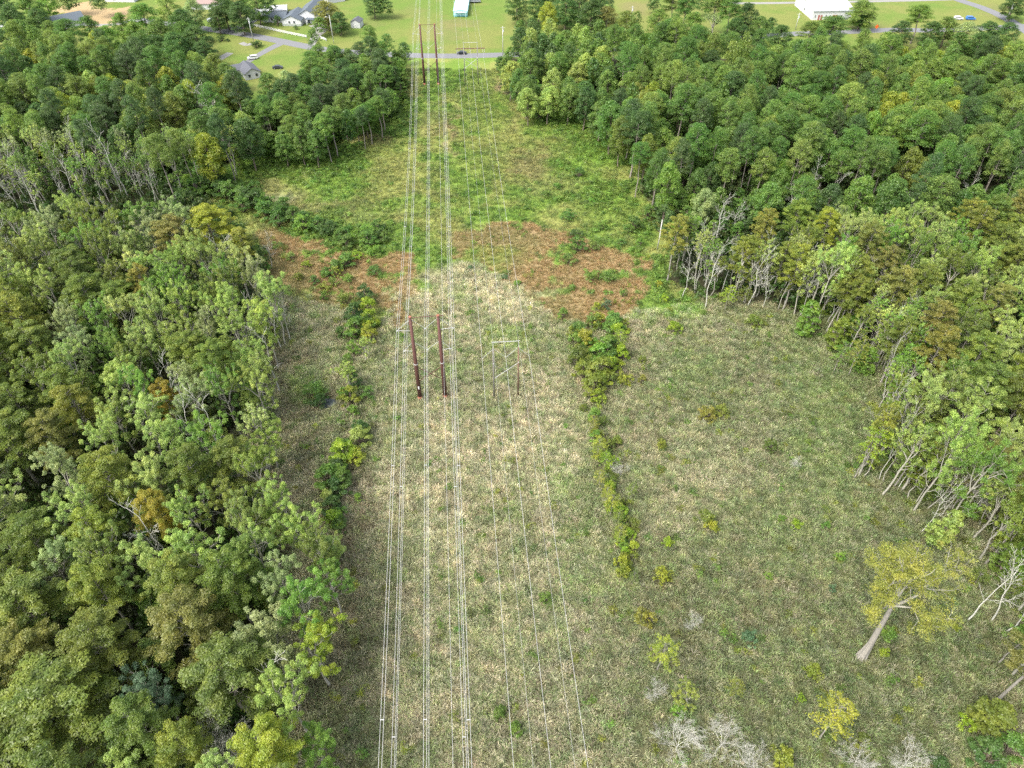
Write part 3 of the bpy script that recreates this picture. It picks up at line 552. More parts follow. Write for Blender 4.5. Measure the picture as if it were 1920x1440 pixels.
# shrubs and small trees in the open: (u, v at middle, width in px, kind, colour)
SH = [(1085, 622, 34, 'shrub', 'broad'), (1112, 605, 30, 'shrub', 'pineb'), (1150, 608, 38, 'tall_shrub', 'broad'), (1122, 602, 28, 'shrub', 'yellow'), (1168, 612, 26, 'shrub', 'yolive'), (1098, 640, 34, 'tall_shrub', 'yellow'), (1135, 658, 44, 'tall_shrub', 'broad'), (1165, 634, 24, 'young_cypress', 'yolive'),
      (1085, 672, 40, 'tall_shrub', 'dolive'), (1120, 700, 54, 'tall_shrub', 'olive'), (1108, 720, 22, 'shrub', 'amber'), (1152, 685, 30, 'shrub', 'lime'), (1170, 713, 28, 'shrub', 'yellow'), (1204, 713, 16, 'shrub', 'amber'), (1203, 678, 16, 'shrub', 'dolive'), (1265, 617, 27, 'shrub', 'lime'), (1413, 605, 28, 'shrub', 'olive'),
      (1325, 780, 32, 'shrub', 'amber'), (1349, 772, 27, 'shrub', 'olive'), (1239, 835, 17, 'shrub', 'yolive'), (1443, 838, 24, 'shrub', 'dolive'), (1123, 832, 26, 'young_cypress', 'yellow'), (1155, 830, 24, 'shrub', 'olive'), (1135, 860, 20, 'young_cypress', 'lime'), (1157, 882, 26, 'dead_shrub', 'bark'), (1126, 895, 20, 'young_cypress', 'amber'),
      (1185, 915, 18, 'young_cypress', 'olive'), (1148, 940, 26, 'young_cypress', 'yellow'), (1160, 958, 30, 'shrub', 'lime'), (1184, 985, 32, 'shrub', 'olive'), (1162, 1010, 24, 'shrub', 'lime'), (1187, 1028, 24, 'shrub', 'yellow'), (1166, 1056, 28, 'shrub', 'yellow'), (1167, 1075, 22, 'shrub', 'yolive'), (1243, 1082, 33, 'shrub', 'yellow'),
      (1207, 1160, 37, 'shrub', 'amber'), (1243, 1222, 44, 'young_cypress', 'yellow'), (1325, 975, 34, 'shrub', 'olive'), (1334, 990, 26, 'shrub', 'yellow'), (1252, 1020, 20, 'shrub', 'lime'), (1523, 1263, 32, 'shrub', 'yolive'), (1567, 1345, 60, 'young_cypress', 'yellow'), (1815, 1358, 32, 'shrub', 'lime'), (1022, 1125, 25, 'shrub', 'broad'),
      (937, 1338, 26, 'shrub', 'broad'), (966, 1368, 28, 'shrub', 'fresh'), (1405, 1198, 28, 'shrub', 'bluish'), (1440, 1082, 16, 'shrub', 'fresh'), (1230, 1300, 30, 'dead_shrub', 'bark'), (1300, 1170, 26, 'dead_shrub', 'bark'), (1272, 1395, 62, 'dead_shrub', 'bark'), (1355, 1390, 54, 'dead_shrub', 'bark'), (1415, 1430, 44, 'dead_shrub', 'bark'),
      (1468, 1425, 44, 'shrub', 'yellow'), (1610, 1425, 44, 'dead_shrub', 'bark'), (1703, 1430, 50, 'dead_shrub', 'bark'), (1380, 1290, 26, 'young_cypress', 'yolive'), (1290, 1310, 44, 'sparse_small', 'olive'), (1270, 1335, 28, 'shrub', 'fresh'), (1490, 870, 18, 'dead_shrub', 'bark'), (1465, 975, 16, 'shrub', 'fresh'), (1492, 985, 20, 'shrub', 'lime'),
      (1548, 988, 16, 'shrub', 'fresh'), (1575, 1045, 18, 'shrub', 'fresh'), (1560, 1105, 14, 'shrub', 'bluish'), (1665, 1190, 30, 'shrub', 'fresh'), (1657, 1225, 18, 'shrub', 'lime'), (1790, 1180, 14, 'shrub', 'yellow'), (1500, 1310, 16, 'shrub', 'lime'), (1615, 1390, 30, 'shrub', 'olive'), (1850, 1420, 60, 'tall_shrub', 'broadd'), (1900, 1400, 50, 'tall_shrub', 'broad'), (1760, 1440, 40, 'shrub', 'broadd'),
      (690, 575, 30, 'tall_shrub', 'lime'), (690, 600, 34, 'tall_shrub', 'lime'), (692, 625, 30, 'tall_shrub', 'yellow'), (662, 590, 34, 'tall_shrub', 'broadd'), (665, 615, 34, 'tall_shrub', 'broad'), (648, 560, 30, 'shrub', 'pinel'), (640, 625, 22, 'shrub', 'pine'), (655, 695, 36, 'sparse_small', 'pgreen'), (680, 650, 26, 'sparse_small', 'pgreen'), (655, 742, 34, 'tall_shrub', 'yolive'),
      (688, 738, 26, 'shrub', 'broad'), (663, 772, 22, 'shrub', 'fresh'), (672, 805, 26, 'shrub', 'pgreen'), (645, 850, 44, 'tall_shrub', 'lime'), (668, 860, 34, 'shrub', 'yellow'), (612, 895, 42, 'tall_shrub', 'fresh'), (640, 905, 40, 'tall_shrub', 'broad'), (625, 925, 30, 'shrub', 'broadd'), (592, 735, 40, 'shrub', 'broad'), (598, 752, 30, 'shrub', 'broadd'), (635, 960, 28, 'shrub', 'broad'), (672, 935, 16, 'shrub', 'fresh'),
      (650, 490, 32, 'tall_shrub', 'broad'), (630, 495, 20, 'shrub', 'pine'), (707, 428, 32, 'tall_shrub', 'pine'), (718, 445, 28, 'shrub', 'broad'), (690, 450, 34, 'tall_shrub', 'broad'), (702, 470, 30, 'shrub', 'fresh'), (668, 480, 24, 'shrub', 'lime'), (575, 497, 20, 'shrub', 'lime'), (608, 540, 26, 'shrub', 'yolive'), (625, 530, 22, 'shrub', 'olive'), (652, 522, 24, 'shrub', 'fresh'), (607, 556, 16, 'shrub', 'broad'),
      (700, 508, 28, 'shrub', 'pine'), (560, 520, 22, 'shrub', 'olive'), (545, 482, 20, 'shrub', 'pgreen'), (480, 375, 40, 'tall_shrub', 'broadd'), (498, 395, 36, 'tall_shrub', 'pine'), (530, 388, 36, 'tall_shrub', 'broad'), (520, 412, 34, 'tall_shrub', 'pine'), (548, 405, 34, 'tall_shrub', 'broad'), (570, 420, 34, 'tall_shrub', 'fresh'), (595, 422, 30, 'tall_shrub', 'pine'), (612, 432, 26, 'shrub', 'broadd'),
      (640, 435, 34, 'shrub', 'broad'), (660, 445, 34, 'shrub', 'fresh'), (430, 360, 40, 'tall_shrub', 'broad'), (455, 385, 34, 'tall_shrub', 'broad'), (400, 345, 44, 'tall_shrub', 'broadd'), (370, 355, 44, 'tall_shrub', 'broad'), (345, 375, 40, 'tall_shrub', 'broadd'), (425, 335, 34, 'shrub', 'fresh'), (455, 350, 34, 'shrub', 'broad'), (475, 352, 30, 'shrub', 'pine'),
      (1065, 487, 30, 'shrub', 'pineb'), (1083, 460, 32, 'tall_shrub', 'pineb'), (1113, 462, 28, 'shrub', 'pineb'), (1110, 518, 34, 'shrub', 'pineb'), (1140, 520, 32, 'shrub', 'pineb'), (1073, 540, 17, 'shrub', 'broad'), (1137, 572, 18, 'shrub', 'bluish'), (1168, 550, 14, 'shrub', 'broad'), (1055, 590, 20, 'shrub', 'fresh'), (1120, 575, 14, 'shrub', 'yellow'), (1237, 533, 16, 'shrub', 'yellow'), (1245, 560, 14, 'shrub', 'lime'),
      (1025, 365, 20, 'shrub', 'broad'), (1030, 190, 46, 'tall_shrub', 'lime'), (1010, 210, 34, 'tall_shrub', 'broad'), (1085, 325, 26, 'shrub', 'pine'), (1080, 440, 26, 'shrub', 'broadd'), (1065, 405, 30, 'shrub', 'pine'), (1045, 350, 18, 'shrub', 'broad'), (1180, 430, 26, 'shrub', 'broad'), (1165, 455, 20, 'shrub', 'pine'), (1200, 455, 20, 'shrub', 'fresh'),
      (880, 503, 14, 'shrub', 'bluish'), (947, 520, 14, 'shrub', 'bluish'), (970, 532, 16, 'shrub', 'fresh'), (1190, 420, 30, 'tall_shrub', 'pine'), (1215, 400, 30, 'tall_shrub', 'broad'), (1130, 425, 20, 'shrub', 'broad')]
for pts, n_, wd, pal in (([(1075, 612), (1110, 650), (1105, 690), (1118, 735)], 8, (24, 42), ['yolive', 'yolive', 'olive', 'fresh', 'yellow']), ([(1150, 600), (1160, 640), (1140, 690)], 5, (24, 40), ['broad', 'yolive', 'lime']), ([(1112, 740), (1108, 775), (1125, 825), (1135, 870), (1150, 930), (1160, 985), (1170, 1020), (1180, 1060), (1190, 1085)], 34, (14, 26), ['yolive', 'olive', 'lime', 'yellow', 'dolive', 'fresh']),
                        ([(672, 545), (685, 600), (668, 645), (655, 700), (665, 760)], 9, (18, 32), ['broad', 'broadd', 'fresh', 'yolive']), ([(668, 790), (655, 840), (640, 880), (620, 915), (630, 960), (640, 1000)], 11, (22, 38), ['fresh', 'broad', 'lime', 'broadd', 'pgreen']),
                        ([(345, 370), (420, 345), (470, 378), (530, 400), (600, 425), (660, 450), (710, 440)], 34, (24, 40), ['broad', 'pine', 'broadd', 'fresh', 'broad']), ([(600, 520), (640, 500), (670, 490)], 7, (16, 28), ['broad', 'pine', 'yolive'])):
    for (u, v) in along(pts, n_): SH.append((u + R.uniform(-16, 16), v + R.uniform(-8, 8), R.uniform(*wd), R.choice(['shrub', 'shrub', 'tall_shrub', 'young_cypress'] if wd[1] < 28 else ['shrub', 'tall_shrub', 'tall_shrub']), R.choice(pal)))
for (u, v, wpx, k, p) in SH:
    dep = proj(*G(u, v, 1)[:2], 1)[2]; r = wpx * dep / F / 2 * (1.22 if v > 540 else 1.12)
    sm_ = k == 'sparse_small'
    ratio = dict(shrub=1.15, tall_shrub=1.9, young_cypress=4.2, dead_shrub=2.0, sparse_small=3.2)[k]
    h = r * ratio * (1 if 'dead' in k else .85) + (1.3 if v > 540 and 'dead' not in k else .3); kk = 'sparse_tree' if sm_ else k
    x, y, _ = G(u, v, h * (.45 if 'shrub' in k else .7)); add(kk, x, y, h, r, p)

# ------------------------------------------------------------------ woods: crown outlines in the photograph
W_LN = [(-150, 400), (0, 402), (110, 400), (200, 395), (300, 400), (350, 400), (380, 440), (440, 470), (470, 500), (490, 560), (505, 640), (495, 720), (485, 800), (470, 860), (510, 905), (560, 960), (590, 1000), (600, 1100), (600, 1250), (580, 1380), (560, 1600), (-700, 1600), (-400, 700)]
W_LF = [(-120, 78), (0, 80), (60, 72), (110, 78), (180, 74), (230, 84), (330, 112), (385, 122), (430, 140), (452, 165), (470, 190), (478, 215), (470, 235), (395, 270), (320, 300), (270, 300), (150, 300), (0, 300), (-150, 300)]
W_LM = [(590, 85), (640, 110), (700, 70), (735, 85), (738, 120), (735, 200), (700, 225), (620, 245), (560, 262), (500, 262), (480, 235), (500, 190), (560, 165), (575, 130)]
W_RF = [(955, 40), (1010, 40), (1060, 45), (1130, 40), (1175, 55), (1250, 55), (1330, 68), (1420, 85), (1500, 95), (1560, 92), (1620, 90), (1680, 100), (1740, 90), (1830, 100), (1900, 105), (2060, 130), (2150, 400), (1960, 375), (1700, 370), (1480, 350), (1400, 345), (1300, 350), (1255, 330), (1190, 270), (1160, 220), (1110, 165), (1000, 160), (960, 140), (950, 90)]
W_RN = [(1290, 430), (1340, 445), (1400, 430), (1500, 400), (1600, 400), (1750, 410), (1920, 400), (2080, 400), (2300, 900), (2080, 930), (1930, 850), (1880, 790), (1800, 740), (1750, 690), (1700, 650), (1660, 590), (1600, 545), (1560, 500), (1500, 480), (1400, 470), (1330, 460)]
W_RB = [(1950, 1000), (2150, 950), (2300, 1300), (2100, 1350), (1960, 1250)]
grid = {}
def free(x, y, s):
    i, j = int(x // 8), int(y // 8)
    for a in range(i - 2, i + 3):
        for b in range(j - 2, j + 3):
            for (p, q, r) in grid.get((a, b), ()):
                if (p - x) ** 2 + (q - y) ** 2 < ((s + r) * .5) ** 2: return False
    return True
def occupy(x, y, s): grid.setdefault((int(x // 8), int(y // 8)), []).append((x, y, s))
for t in T_:
    if t['kind'] not in ('shrub', 'tall_shrub'): occupy(t['x'], t['y'], max(4, t['r'] * 1.25))
def wood(poly, zc, spacing, choose, tries):
    us = [p[0] for p in poly]; vs = [p[1] for p in poly]
    cs = [G(u, v, zc) for u in (min(us), max(us)) for v in (min(vs), max(vs))]
    x0, x1, y0, y1 = min(c[0] for c in cs), max(c[0] for c in cs), min(c[1] for c in cs), max(c[1] for c in cs)
    P = rng.random((tries, 2)) * (x1 - x0, y1 - y0) + (x0, y0); u, v, _ = proj(P[:, 0], P[:, 1], zc); ok = pip(u, v, poly)
    for (x, y), a, b in zip(P[ok], u[ok], v[ok]):
        k, h, r, p = choose(a, b, x, y); s = spacing * (r / 4.6) * .9
        if free(x, y, s): occupy(x, y, s); add(k, x, y, h, r, p)
def ch_ln(u, v, x, y):
    q = fnoise(x, y, 26, 31) + R.uniform(-.16, .16) + (.13 if (u < 200 and 470 < v < 950) or (u < 480 and v > 1040) else -.07) - (.05 if u > 480 else 0)
    if q > .56: return 'cypress_tree', R.uniform(20, 25), R.uniform(4.2, 6.2), R.choice(['olive', 'olive', 'yolive', 'dolive', 'olive', 'brownish', 'olive', 'dolive'])
    if R.random() < .05: return 'dead_tree', R.uniform(18, 22), R.uniform(2.4, 3.4), 'bark'
    return 'gum_tree', R.uniform(19, 24), R.uniform(3.4, 5.2), R.choice(['pale', 'pgreen', 'pale', 'pgreen', 'pgreen', 'fresh', 'greyg', 'olive'])
def ch_lf(u, v, x, y):
    q = R.random()
    if v > 240 and q < .3: return 'sparse_tree', R.uniform(17, 22), R.uniform(2.6, 3.6), R.choice(['pgreen', 'greyg', 'pale'])
    if q < .5: return 'broadleaf_tree', R.uniform(17, 23), R.uniform(3.8, 5.6), R.choice(['broad', 'broad', 'pinel', 'yellow', 'olive', 'broadd', 'pgreen'])
    return 'pine_tree', R.uniform(21, 26), R.uniform(3.4, 4.8), R.choice(['pine', 'pineb', 'pinel', 'pined'])
def ch_lm(u, v, x, y):
    return ('pine_tree', R.uniform(15, 19), R.uniform(3.2, 4.4), R.choice(['pine', 'pined', 'pineb'])) if R.random() < .6 else ('broadleaf_tree', R.uniform(13, 18), R.uniform(3, 4.4), R.choice(['broad', 'fresh', 'broadd', 'broad']))
def ch_rf(u, v, x, y):
    q = R.random(); n_ = fnoise(x, y, 40, 41)
    if u < 1150 and v < 200: return ('broadleaf_tree', R.uniform(16, 21), R.uniform(3.6, 5), R.choice(['broad', 'broadd', 'pineb', 'pgreen', 'broadd']))
    if (u > 1620 and v < 240 and q < .55) : return 'broadleaf_tree', R.uniform(18, 23), R.uniform(3.8, 5.6), R.choice(['yellow', 'pinel', 'broad', 'broad', 'olive', 'fresh'])
    if q < .3: return 'broadleaf_tree', R.uniform(16, 24), R.uniform(3.2, 6.2), R.choice(['broad', 'olive', 'pinel', 'fresh', 'broad', 'pine'])
    if v > 290 and q < .42: return 'broadleaf_tree', R.uniform(15, 21), R.uniform(3.2, 4.6), R.choice(['broadd', 'broad', 'pineb', 'greyg'])
    return 'pine_tree', R.uniform(19.5, 27), R.uniform(3.2, 6.0), R.choice(['pine', 'pine', 'pineb', 'pineb', 'pinel', 'pined'])
def ch_rn(u, v, x, y):
    q = fnoise(x, y, 22, 51) + R.uniform(-.16, .16) + (.06 if v < 520 else -.03)
    if q > .5: return 'cypress_tree', R.uniform(21, 25), R.uniform(3.8, 5.4), R.choice(['olive', 'yolive', 'dolive', 'olive', 'brownish', 'olive'])
    return 'gum_tree', R.uniform(20, 24), R.uniform(3.4, 4.8), R.choice(['pale', 'pgreen', 'fresh', 'pale', 'pgreen', 'olive'])
wood(W_LN, 17, 7.2, ch_ln, 9000); wood(W_LF, 17, 7.0, ch_lf, 6000); wood(W_LM, 12, 6.4, ch_lm, 1500)
wood(W_RF, 17, 6.9, ch_rf, 14000); wood(W_RN, 17, 7.0, ch_rn, 6000); wood(W_RB, 17, 7.0, ch_rn, 600)
for t in [t for t in T_ if t['kind'] in ('cypress_tree', 'gum_tree') and t['y'] < 175]:
    if R.random() < .7 and -140 < t['x'] < 160 and (t['x'] < -34 or t['x'] > 75): add('vine_tree', t['x'] + R.uniform(2.5, 4.5) * R.choice((-1, 1)), t['y'] + R.uniform(2.5, 4.5) * R.choice((-1, 1)), R.uniform(9, 14), R.uniform(2, 3), R.choice(['fresh', 'pgreen', 'olive', 'dolive', 'pgreen']))
# low leafy trees along the wood edges and under the far stands
for poly, zc, n_, kk in (([(330, 300), (430, 270), (520, 255), (545, 275), (470, 300), (380, 345), (330, 370)], 4, 500, 'vine_tree'), ([(1130, 170), (1170, 230), (1200, 300), (1185, 320), (1120, 240), (1090, 190)], 4, 260, 'vine_tree'),
                         ([(960, 130), (1110, 150), (1120, 190), (1050, 180), (975, 180)], 3, 160, 'vine_tree'), ([(1225, 360), (1400, 365), (1500, 375), (1920, 390), (1920, 400), (1500, 400), (1300, 440), (1240, 410)], 6, 500, 'vine_tree')):
    def ch(u, v, x, y): return kk, R.uniform(6, 11), R.uniform(1.8, 2.9), R.choice(['broad', 'broadd', 'pine', 'fresh', 'broadd'])
    wood(poly, zc, 8, ch, n_ * 6)
# trees round the houses and beyond the road: (crown u, v, height, radius, kind, colour)
for (u, v, h, r, k, p) in [(270, 30, 18, 6, 'broadleaf_tree', 'broad'), (300, 60, 18, 6, 'broadleaf_tree', 'broad'), (340, 40, 18, 6, 'broadleaf_tree', 'broadd'), (365, 70, 17, 5.5, 'broadleaf_tree', 'broadd'), (325, 85, 17, 5.5, 'broadleaf_tree', 'broadd'), (250, 65, 16, 5, 'broadleaf_tree', 'fresh'), (225, 45, 15, 4.5, 'broadleaf_tree', 'broad'), (360, 20, 17, 5, 'broadleaf_tree', 'greyg'),
                           (420, 15, 17, 6, 'broadleaf_tree', 'broadd'), (450, 25, 17, 5.5, 'broadleaf_tree', 'pined'), (480, 8, 17, 5, 'broadleaf_tree', 'broad'), (440, 0, 17, 6, 'broadleaf_tree', 'broad'), (405, 30, 14, 4, 'broadleaf_tree', 'broadd'), (500, 0, 15, 4, 'broadleaf_tree', 'broadd'), (612, 22, 15, 6, 'broadleaf_tree', 'brownish'), (635, 38, 12, 4, 'broadleaf_tree', 'broadd'), (600, 45, 10, 3.4, 'broadleaf_tree', 'broad'),
                           (700, 5, 13, 4.4, 'broadleaf_tree', 'pined'), (722, 8, 12, 4, 'broadleaf_tree', 'broadd'), (20, 35, 20, 5.5, 'broadleaf_tree', 'broadd'), (55, 15, 20, 5.5, 'broadleaf_tree', 'broad'), (5, 10, 20, 5.5, 'broadleaf_tree', 'broadd'), (70, 40, 18, 5, 'broadleaf_tree', 'broadd'), (40, 60, 16, 5, 'broadleaf_tree', 'broad'), (95, 62, 17, 5, 'broadleaf_tree', 'pineb'), (130, 68, 18, 5, 'pine_tree', 'pine'), (165, 52, 17, 5, 'broadleaf_tree', 'pine'),
                           (85, 8, 16, 4.6, 'broadleaf_tree', 'fresh'), (180, -4, 16, 4, 'broadleaf_tree', 'broadd'), (130, -6, 16, 4, 'broadleaf_tree', 'broadd'), (110, -2, 14, 4, 'broadleaf_tree', 'greyg'), (1010, 10, 18, 5, 'broadleaf_tree', 'broadd'), (1060, 15, 18, 6, 'broadleaf_tree', 'broadd'), (1110, 22, 18, 6, 'broadleaf_tree', 'broadd'), (1140, 32, 16, 5, 'broadleaf_tree', 'brownish'), (970, 5, 18, 5, 'broadleaf_tree', 'broadd'), (1085, 2, 18, 5, 'broadleaf_tree', 'pined'),
                           (1225, 6, 9, 3, 'broadleaf_tree', 'broadd'), (1262, 15, 22, 5.5, 'pine_tree', 'pineb'), (1285, 28, 20, 5, 'pine_tree', 'pine'), (1235, 38, 16, 5, 'broadleaf_tree', 'pineb'), (1345, 18, 22, 5.5, 'pine_tree', 'pineb'), (1370, 30, 20, 5, 'pine_tree', 'pine'), (1400, 30, 18, 5.5, 'broadleaf_tree', 'broadd'), (1325, 5, 12, 4, 'broadleaf_tree', 'broadd'), (1425, 50, 14, 4, 'broadleaf_tree', 'broad'), (1447, 46, 10, 3, 'broadleaf_tree', 'broadd'), (1462, 68, 15, 5.5, 'broadleaf_tree', 'broadd'), (1518, 68, 15, 4.4, 'pine_tree', 'pineb'), (1562, 62, 17, 6, 'pine_tree', 'pine'), (1335, 50, 14, 4, 'sparse_tree', 'greyg'),
                           (1620, 20, 15, 6.5, 'broadleaf_tree', 'pineb'), (1618, 38, 8, 3.6, 'broadleaf_tree', 'broadd'), (1690, 58, 14, 4.5, 'broadleaf_tree', 'broadd'), (1722, 40, 17, 5.5, 'pine_tree', 'pineb'), (1745, 60, 15, 5, 'broadleaf_tree', 'broadd'), (1778, 52, 15, 5, 'broadleaf_tree', 'pineb'), (1815, 62, 15, 5, 'broadleaf_tree', 'greyg'), (1850, 60, 15, 5, 'broadleaf_tree', 'broadd'), (1885, 62, 15, 5, 'broadleaf_tree', 'pined'), (1835, 80, 14, 4.5, 'broadleaf_tree', 'broadd'), (1875, 85, 13, 4.5, 'broadleaf_tree', 'pineb'), (1800, 80, 14, 4, 'broadleaf_tree', 'pine'), (1905, 8, 14, 5, 'broadleaf_tree', 'broadd'), (1918, 90, 9, 3, 'broadleaf_tree', 'broad'), (1660, 75, 12, 3.5, 'broadleaf_tree', 'pinel'), (425, 138, 14, 4, 'broadleaf_tree', 'broad'), (402, 122, 15, 4.2, 'broadleaf_tree', 'pinel'), (448, 168, 14, 4, 'broadleaf_tree', 'broadd'), (505, 158, 15, 4, 'broadleaf_tree', 'broad'), (535, 150, 12, 3, 'broadleaf_tree', 'greyg'), (545, 175, 14, 4, 'broadleaf_tree', 'broad'), (380, 95, 14, 4.5, 'broadleaf_tree', 'broadd'), (310, 10, 17, 5, 'broadleaf_tree', 'pgreen'), (345, 62, 17, 5, 'broadleaf_tree', 'broad'), (290, 88, 16, 5, 'broadleaf_tree', 'broadd'), (200, 70, 16, 4.5, 'broadleaf_tree', 'fresh'), (60, 55, 16, 4.5, 'broadleaf_tree', 'broad'), (15, 75, 17, 5, 'broadleaf_tree', 'broadd'), (1300, 45, 17, 4.5, 'broadleaf_tree', 'pineb'), (1265, 50, 16, 4.5, 'broadleaf_tree', 'broad'), (1380, 55, 16, 4.5, 'broadleaf_tree', 'broadd'), (1030, 2, 18, 5, 'broadleaf_tree', 'broadd'), (1130, 5, 16, 5, 'broadleaf_tree', 'pined')]:
    x, y, _ = G(u, v, h * .6); add(k, x, y, h, r * 1.22, p, full=k == 'broadleaf_tree')
for (u, v, h, r) in [(415, 72, 2.6, 2.2), (479, 84, 3, 2.6), (484, 82, 2.5, 2), (398, 76, 1.6, 1.2), (427, 75, 1.4, 1.2), (555, 52, 1.8, 1.5), (520, 40, 4.5, 2.6), (1893, 10, 3, 3)]:
    x, y, _ = G(u, v, h * .5); add('shrub', x, y, h, r, 'broadd')

# ------------------------------------------------------------------ scattered growth (nobody could count it)
def blade_tuft(name, seed, nb, h, spread, wd, lean, mat):
    rg = np.random.default_rng(seed); V, Fq, va = [], [], []
    for i in range(nb):
        a = rg.random() * 6.283; r0 = spread * math.sqrt(rg.random()); b = a + rg.normal() * .8
        p = np.array([math.cos(a) * r0, math.sin(a) * r0, 0]); hh = h * (.65 + .5 * rg.random()); ln = lean * (.3 + rg.random()); d = np.array([math.cos(b), math.sin(b), 0]); s = np.array([-d[1], d[0], 0]); w_ = wd * (.7 + .6 * rg.random())
        pts = [p, p + d * ln * hh * .3 + (0, 0, hh * .55), p + d * ln * hh * .8 + (0, 0, hh * .88), p + d * ln * hh * 1.35 + (0, 0, hh * (.95 - .25 * ln))]
        ww = [w_ * .7, w_, w_ * .85, w_ * .12]; n0 = len(V); v_ = .55 + .9 * rg.random()
        tw = rg.normal() * .5
        for q, x in zip(pts, ww): st = s * math.cos(tw) + np.array([0, 0, 1]) * math.sin(tw) * .6; V += [q - st * x / 2, q + st * x / 2]; va += [v_, v_]
        for k in range(3): Fq.append([n0 + 2 * k, n0 + 2 * k + 1, n0 + 2 * k + 3, n0 + 2 * k + 2])
    me = mesh(name, V, np.array(Fq), mat); at_ = me.attributes.new('leafvar', 'FLOAT', 'POINT'); at_.data.foreach_set('value', np.array(va, np.float32)); return me
def weed(name, seed, nl, rc, h, size):
    rg = np.random.default_rng(seed); cs = [np.array([rg.normal() * rc * .4, rg.normal() * rc * .4, h * (.3 + .5 * rg.random())]) for _ in range(7)]
    return leafmesh(name, clump_leaves(cs, [rc * .5] * 7, [nl // 7] * 7, size, .6, .5, .8, .5, rg, .4), M_leafi)
def scatter(name, P, rot, scl, tint, variant, protos, label):
    me = bpy.data.meshes.new(name); me.vertices.add(len(P)); me.vertices.foreach_set('co', np.asarray(P, np.float32).ravel())
    a = me.attributes.new('rot', 'FLOAT_VECTOR', 'POINT'); a.data.foreach_set('vector', np.asarray(rot, np.float32).ravel())
    a = me.attributes.new('scl', 'FLOAT_VECTOR', 'POINT'); a.data.foreach_set('vector', np.asarray(scl, np.float32).ravel())
    c = np.ones((len(P), 4), np.float32); c[:, :3] = tint; a = me.attributes.new('tint', 'FLOAT_COLOR', 'POINT'); a.data.foreach_set('color', c.ravel())
    a = me.attributes.new('variant', 'INT', 'POINT'); a.data.foreach_set('value', np.asarray(variant, np.int32))
    me.update(); o = link(name, me); tag(o, kind='stuff'); tag(o, label)
    ng = bpy.data.node_groups.new(name + '_spread', 'GeometryNodeTree'); ng.interface.new_socket('Geometry', in_out='INPUT', socket_type='NodeSocketGeometry'); ng.interface.new_socket('Geometry', in_out='OUTPUT', socket_type='NodeSocketGeometry')
    N, L = ng.nodes, ng.links; gi = N.new('NodeGroupInput'); go = N.new('NodeGroupOutput'); jo = N.new('GeometryNodeJoinGeometry'); L.new(jo.outputs[0], go.inputs[0])
    def na(nm, ty): q = N.new('GeometryNodeInputNamedAttribute'); q.data_type = ty; q.inputs[0].default_value = nm; return q.outputs[0]
    ro, s_, va = na('rot', 'FLOAT_VECTOR'), na('scl', 'FLOAT_VECTOR'), na('variant', 'INT')
    for i, pm in enumerate(protos):
        po = bpy.data.objects.new(name + '_tuft', pm); oi = N.new('GeometryNodeObjectInfo'); oi.inputs['Object'].default_value = po
        ip = N.new('GeometryNodeInstanceOnPoints'); cmp_ = N.new('FunctionNodeCompare'); cmp_.data_type = 'INT'; cmp_.operation = 'EQUAL'; L.new(va, cmp_.inputs[2]); cmp_.inputs[3].default_value = i
        L.new(gi.outputs[0], ip.inputs['Points']); L.new(cmp_.outputs[0], ip.inputs['Selection']); L.new(oi.outputs['Geometry'], ip.inputs['Instance']); L.new(ro, ip.inputs['Rotation']); L.new(s_, ip.inputs['Scale']); L.new(ip.outputs[0], jo.inputs[0])
    md = o.modifiers.new('spread', 'NODES'); md.node_group = ng; return o
def ground_z(x, y): return (fnoise(x, y, 6, 20) - .5) * .25 * sm(230, 200, y) * sm(-30, 0, y)
def pts_in(x0, x1, y0, y1, dens):
    n_ = int((x1 - x0) * (y1 - y0) * dens); x = rng.random(n_) * (x1 - x0) + x0; y = rng.random(n_) * (y1 - y0) + y0
    u, v, _ = proj(x, y); k = (u > -130) & (u < 2050) & (v < 1560) & (v > -40); return x[k], y[k]
def rots(n_, tilt=.12): return np.stack([rng.normal(size=n_) * tilt, rng.normal(size=n_) * tilt, rng.random(n_) * 6.283], -1)
def colvar(C, n_, a=.18): return C * (1 + rng.normal(size=(n_, 1)) * a) .clip(.5, 1.6) * (1 + rng.normal(size=(n_, 3)) * .04)
STRAW = np.array([.42, .38, .265]); RGREEN = np.array([.13, .19, .058])
x, y = pts_in(-75, 125, 30, 200, 3.0); C, K = field(x, y); k = K == 4; K = np.where(((x - cx) / 3.0) ** 2 + ((y - cy) / 2.1) ** 2 < 1, 9, K); k = K == 4; thin = rng.random(len(x)) < np.clip(1.25 - y / 300, .5, 1); k &= thin; x, y, C = x[k], y[k], C[k]; n_ = len(x)
lum = C.sum(1) / .65
q = rng.random(n_); m_ = (q < np.where(x > 14, .16, .32))[:, None]; g_ = (q > .72)[:, None]
C = np.where(m_, C * .35 + STRAW * .65 * np.clip(lum, .35, 1.2)[:, None], np.where(g_, C * .4 + RGREEN * .6, C)); C = colvar(C * 1.74, n_, .22)
s_ = (.8 + .45 * rng.random(n_)) * (.8 + .5 * fnoise(x, y, 8, 60))
scatter('marsh_reeds', np.stack([x, y, ground_z(x, y)], -1), rots(n_), np.stack([s_ * 1.1, s_ * 1.1, s_], -1), C, rng.integers(0, 5, n_), [blade_tuft('reed_tuft', 900 + i, 24, .95, .48, .047, .5, M_leafi) for i in range(5)], 'tall straw and green marsh reeds filling the open wet ground')
x, y = pts_in(-110, 90, 120, 220, 3.6); C, K = field(x, y); k = K == 3; x, y, C = x[k], y[k], C[k]; n_ = len(x)
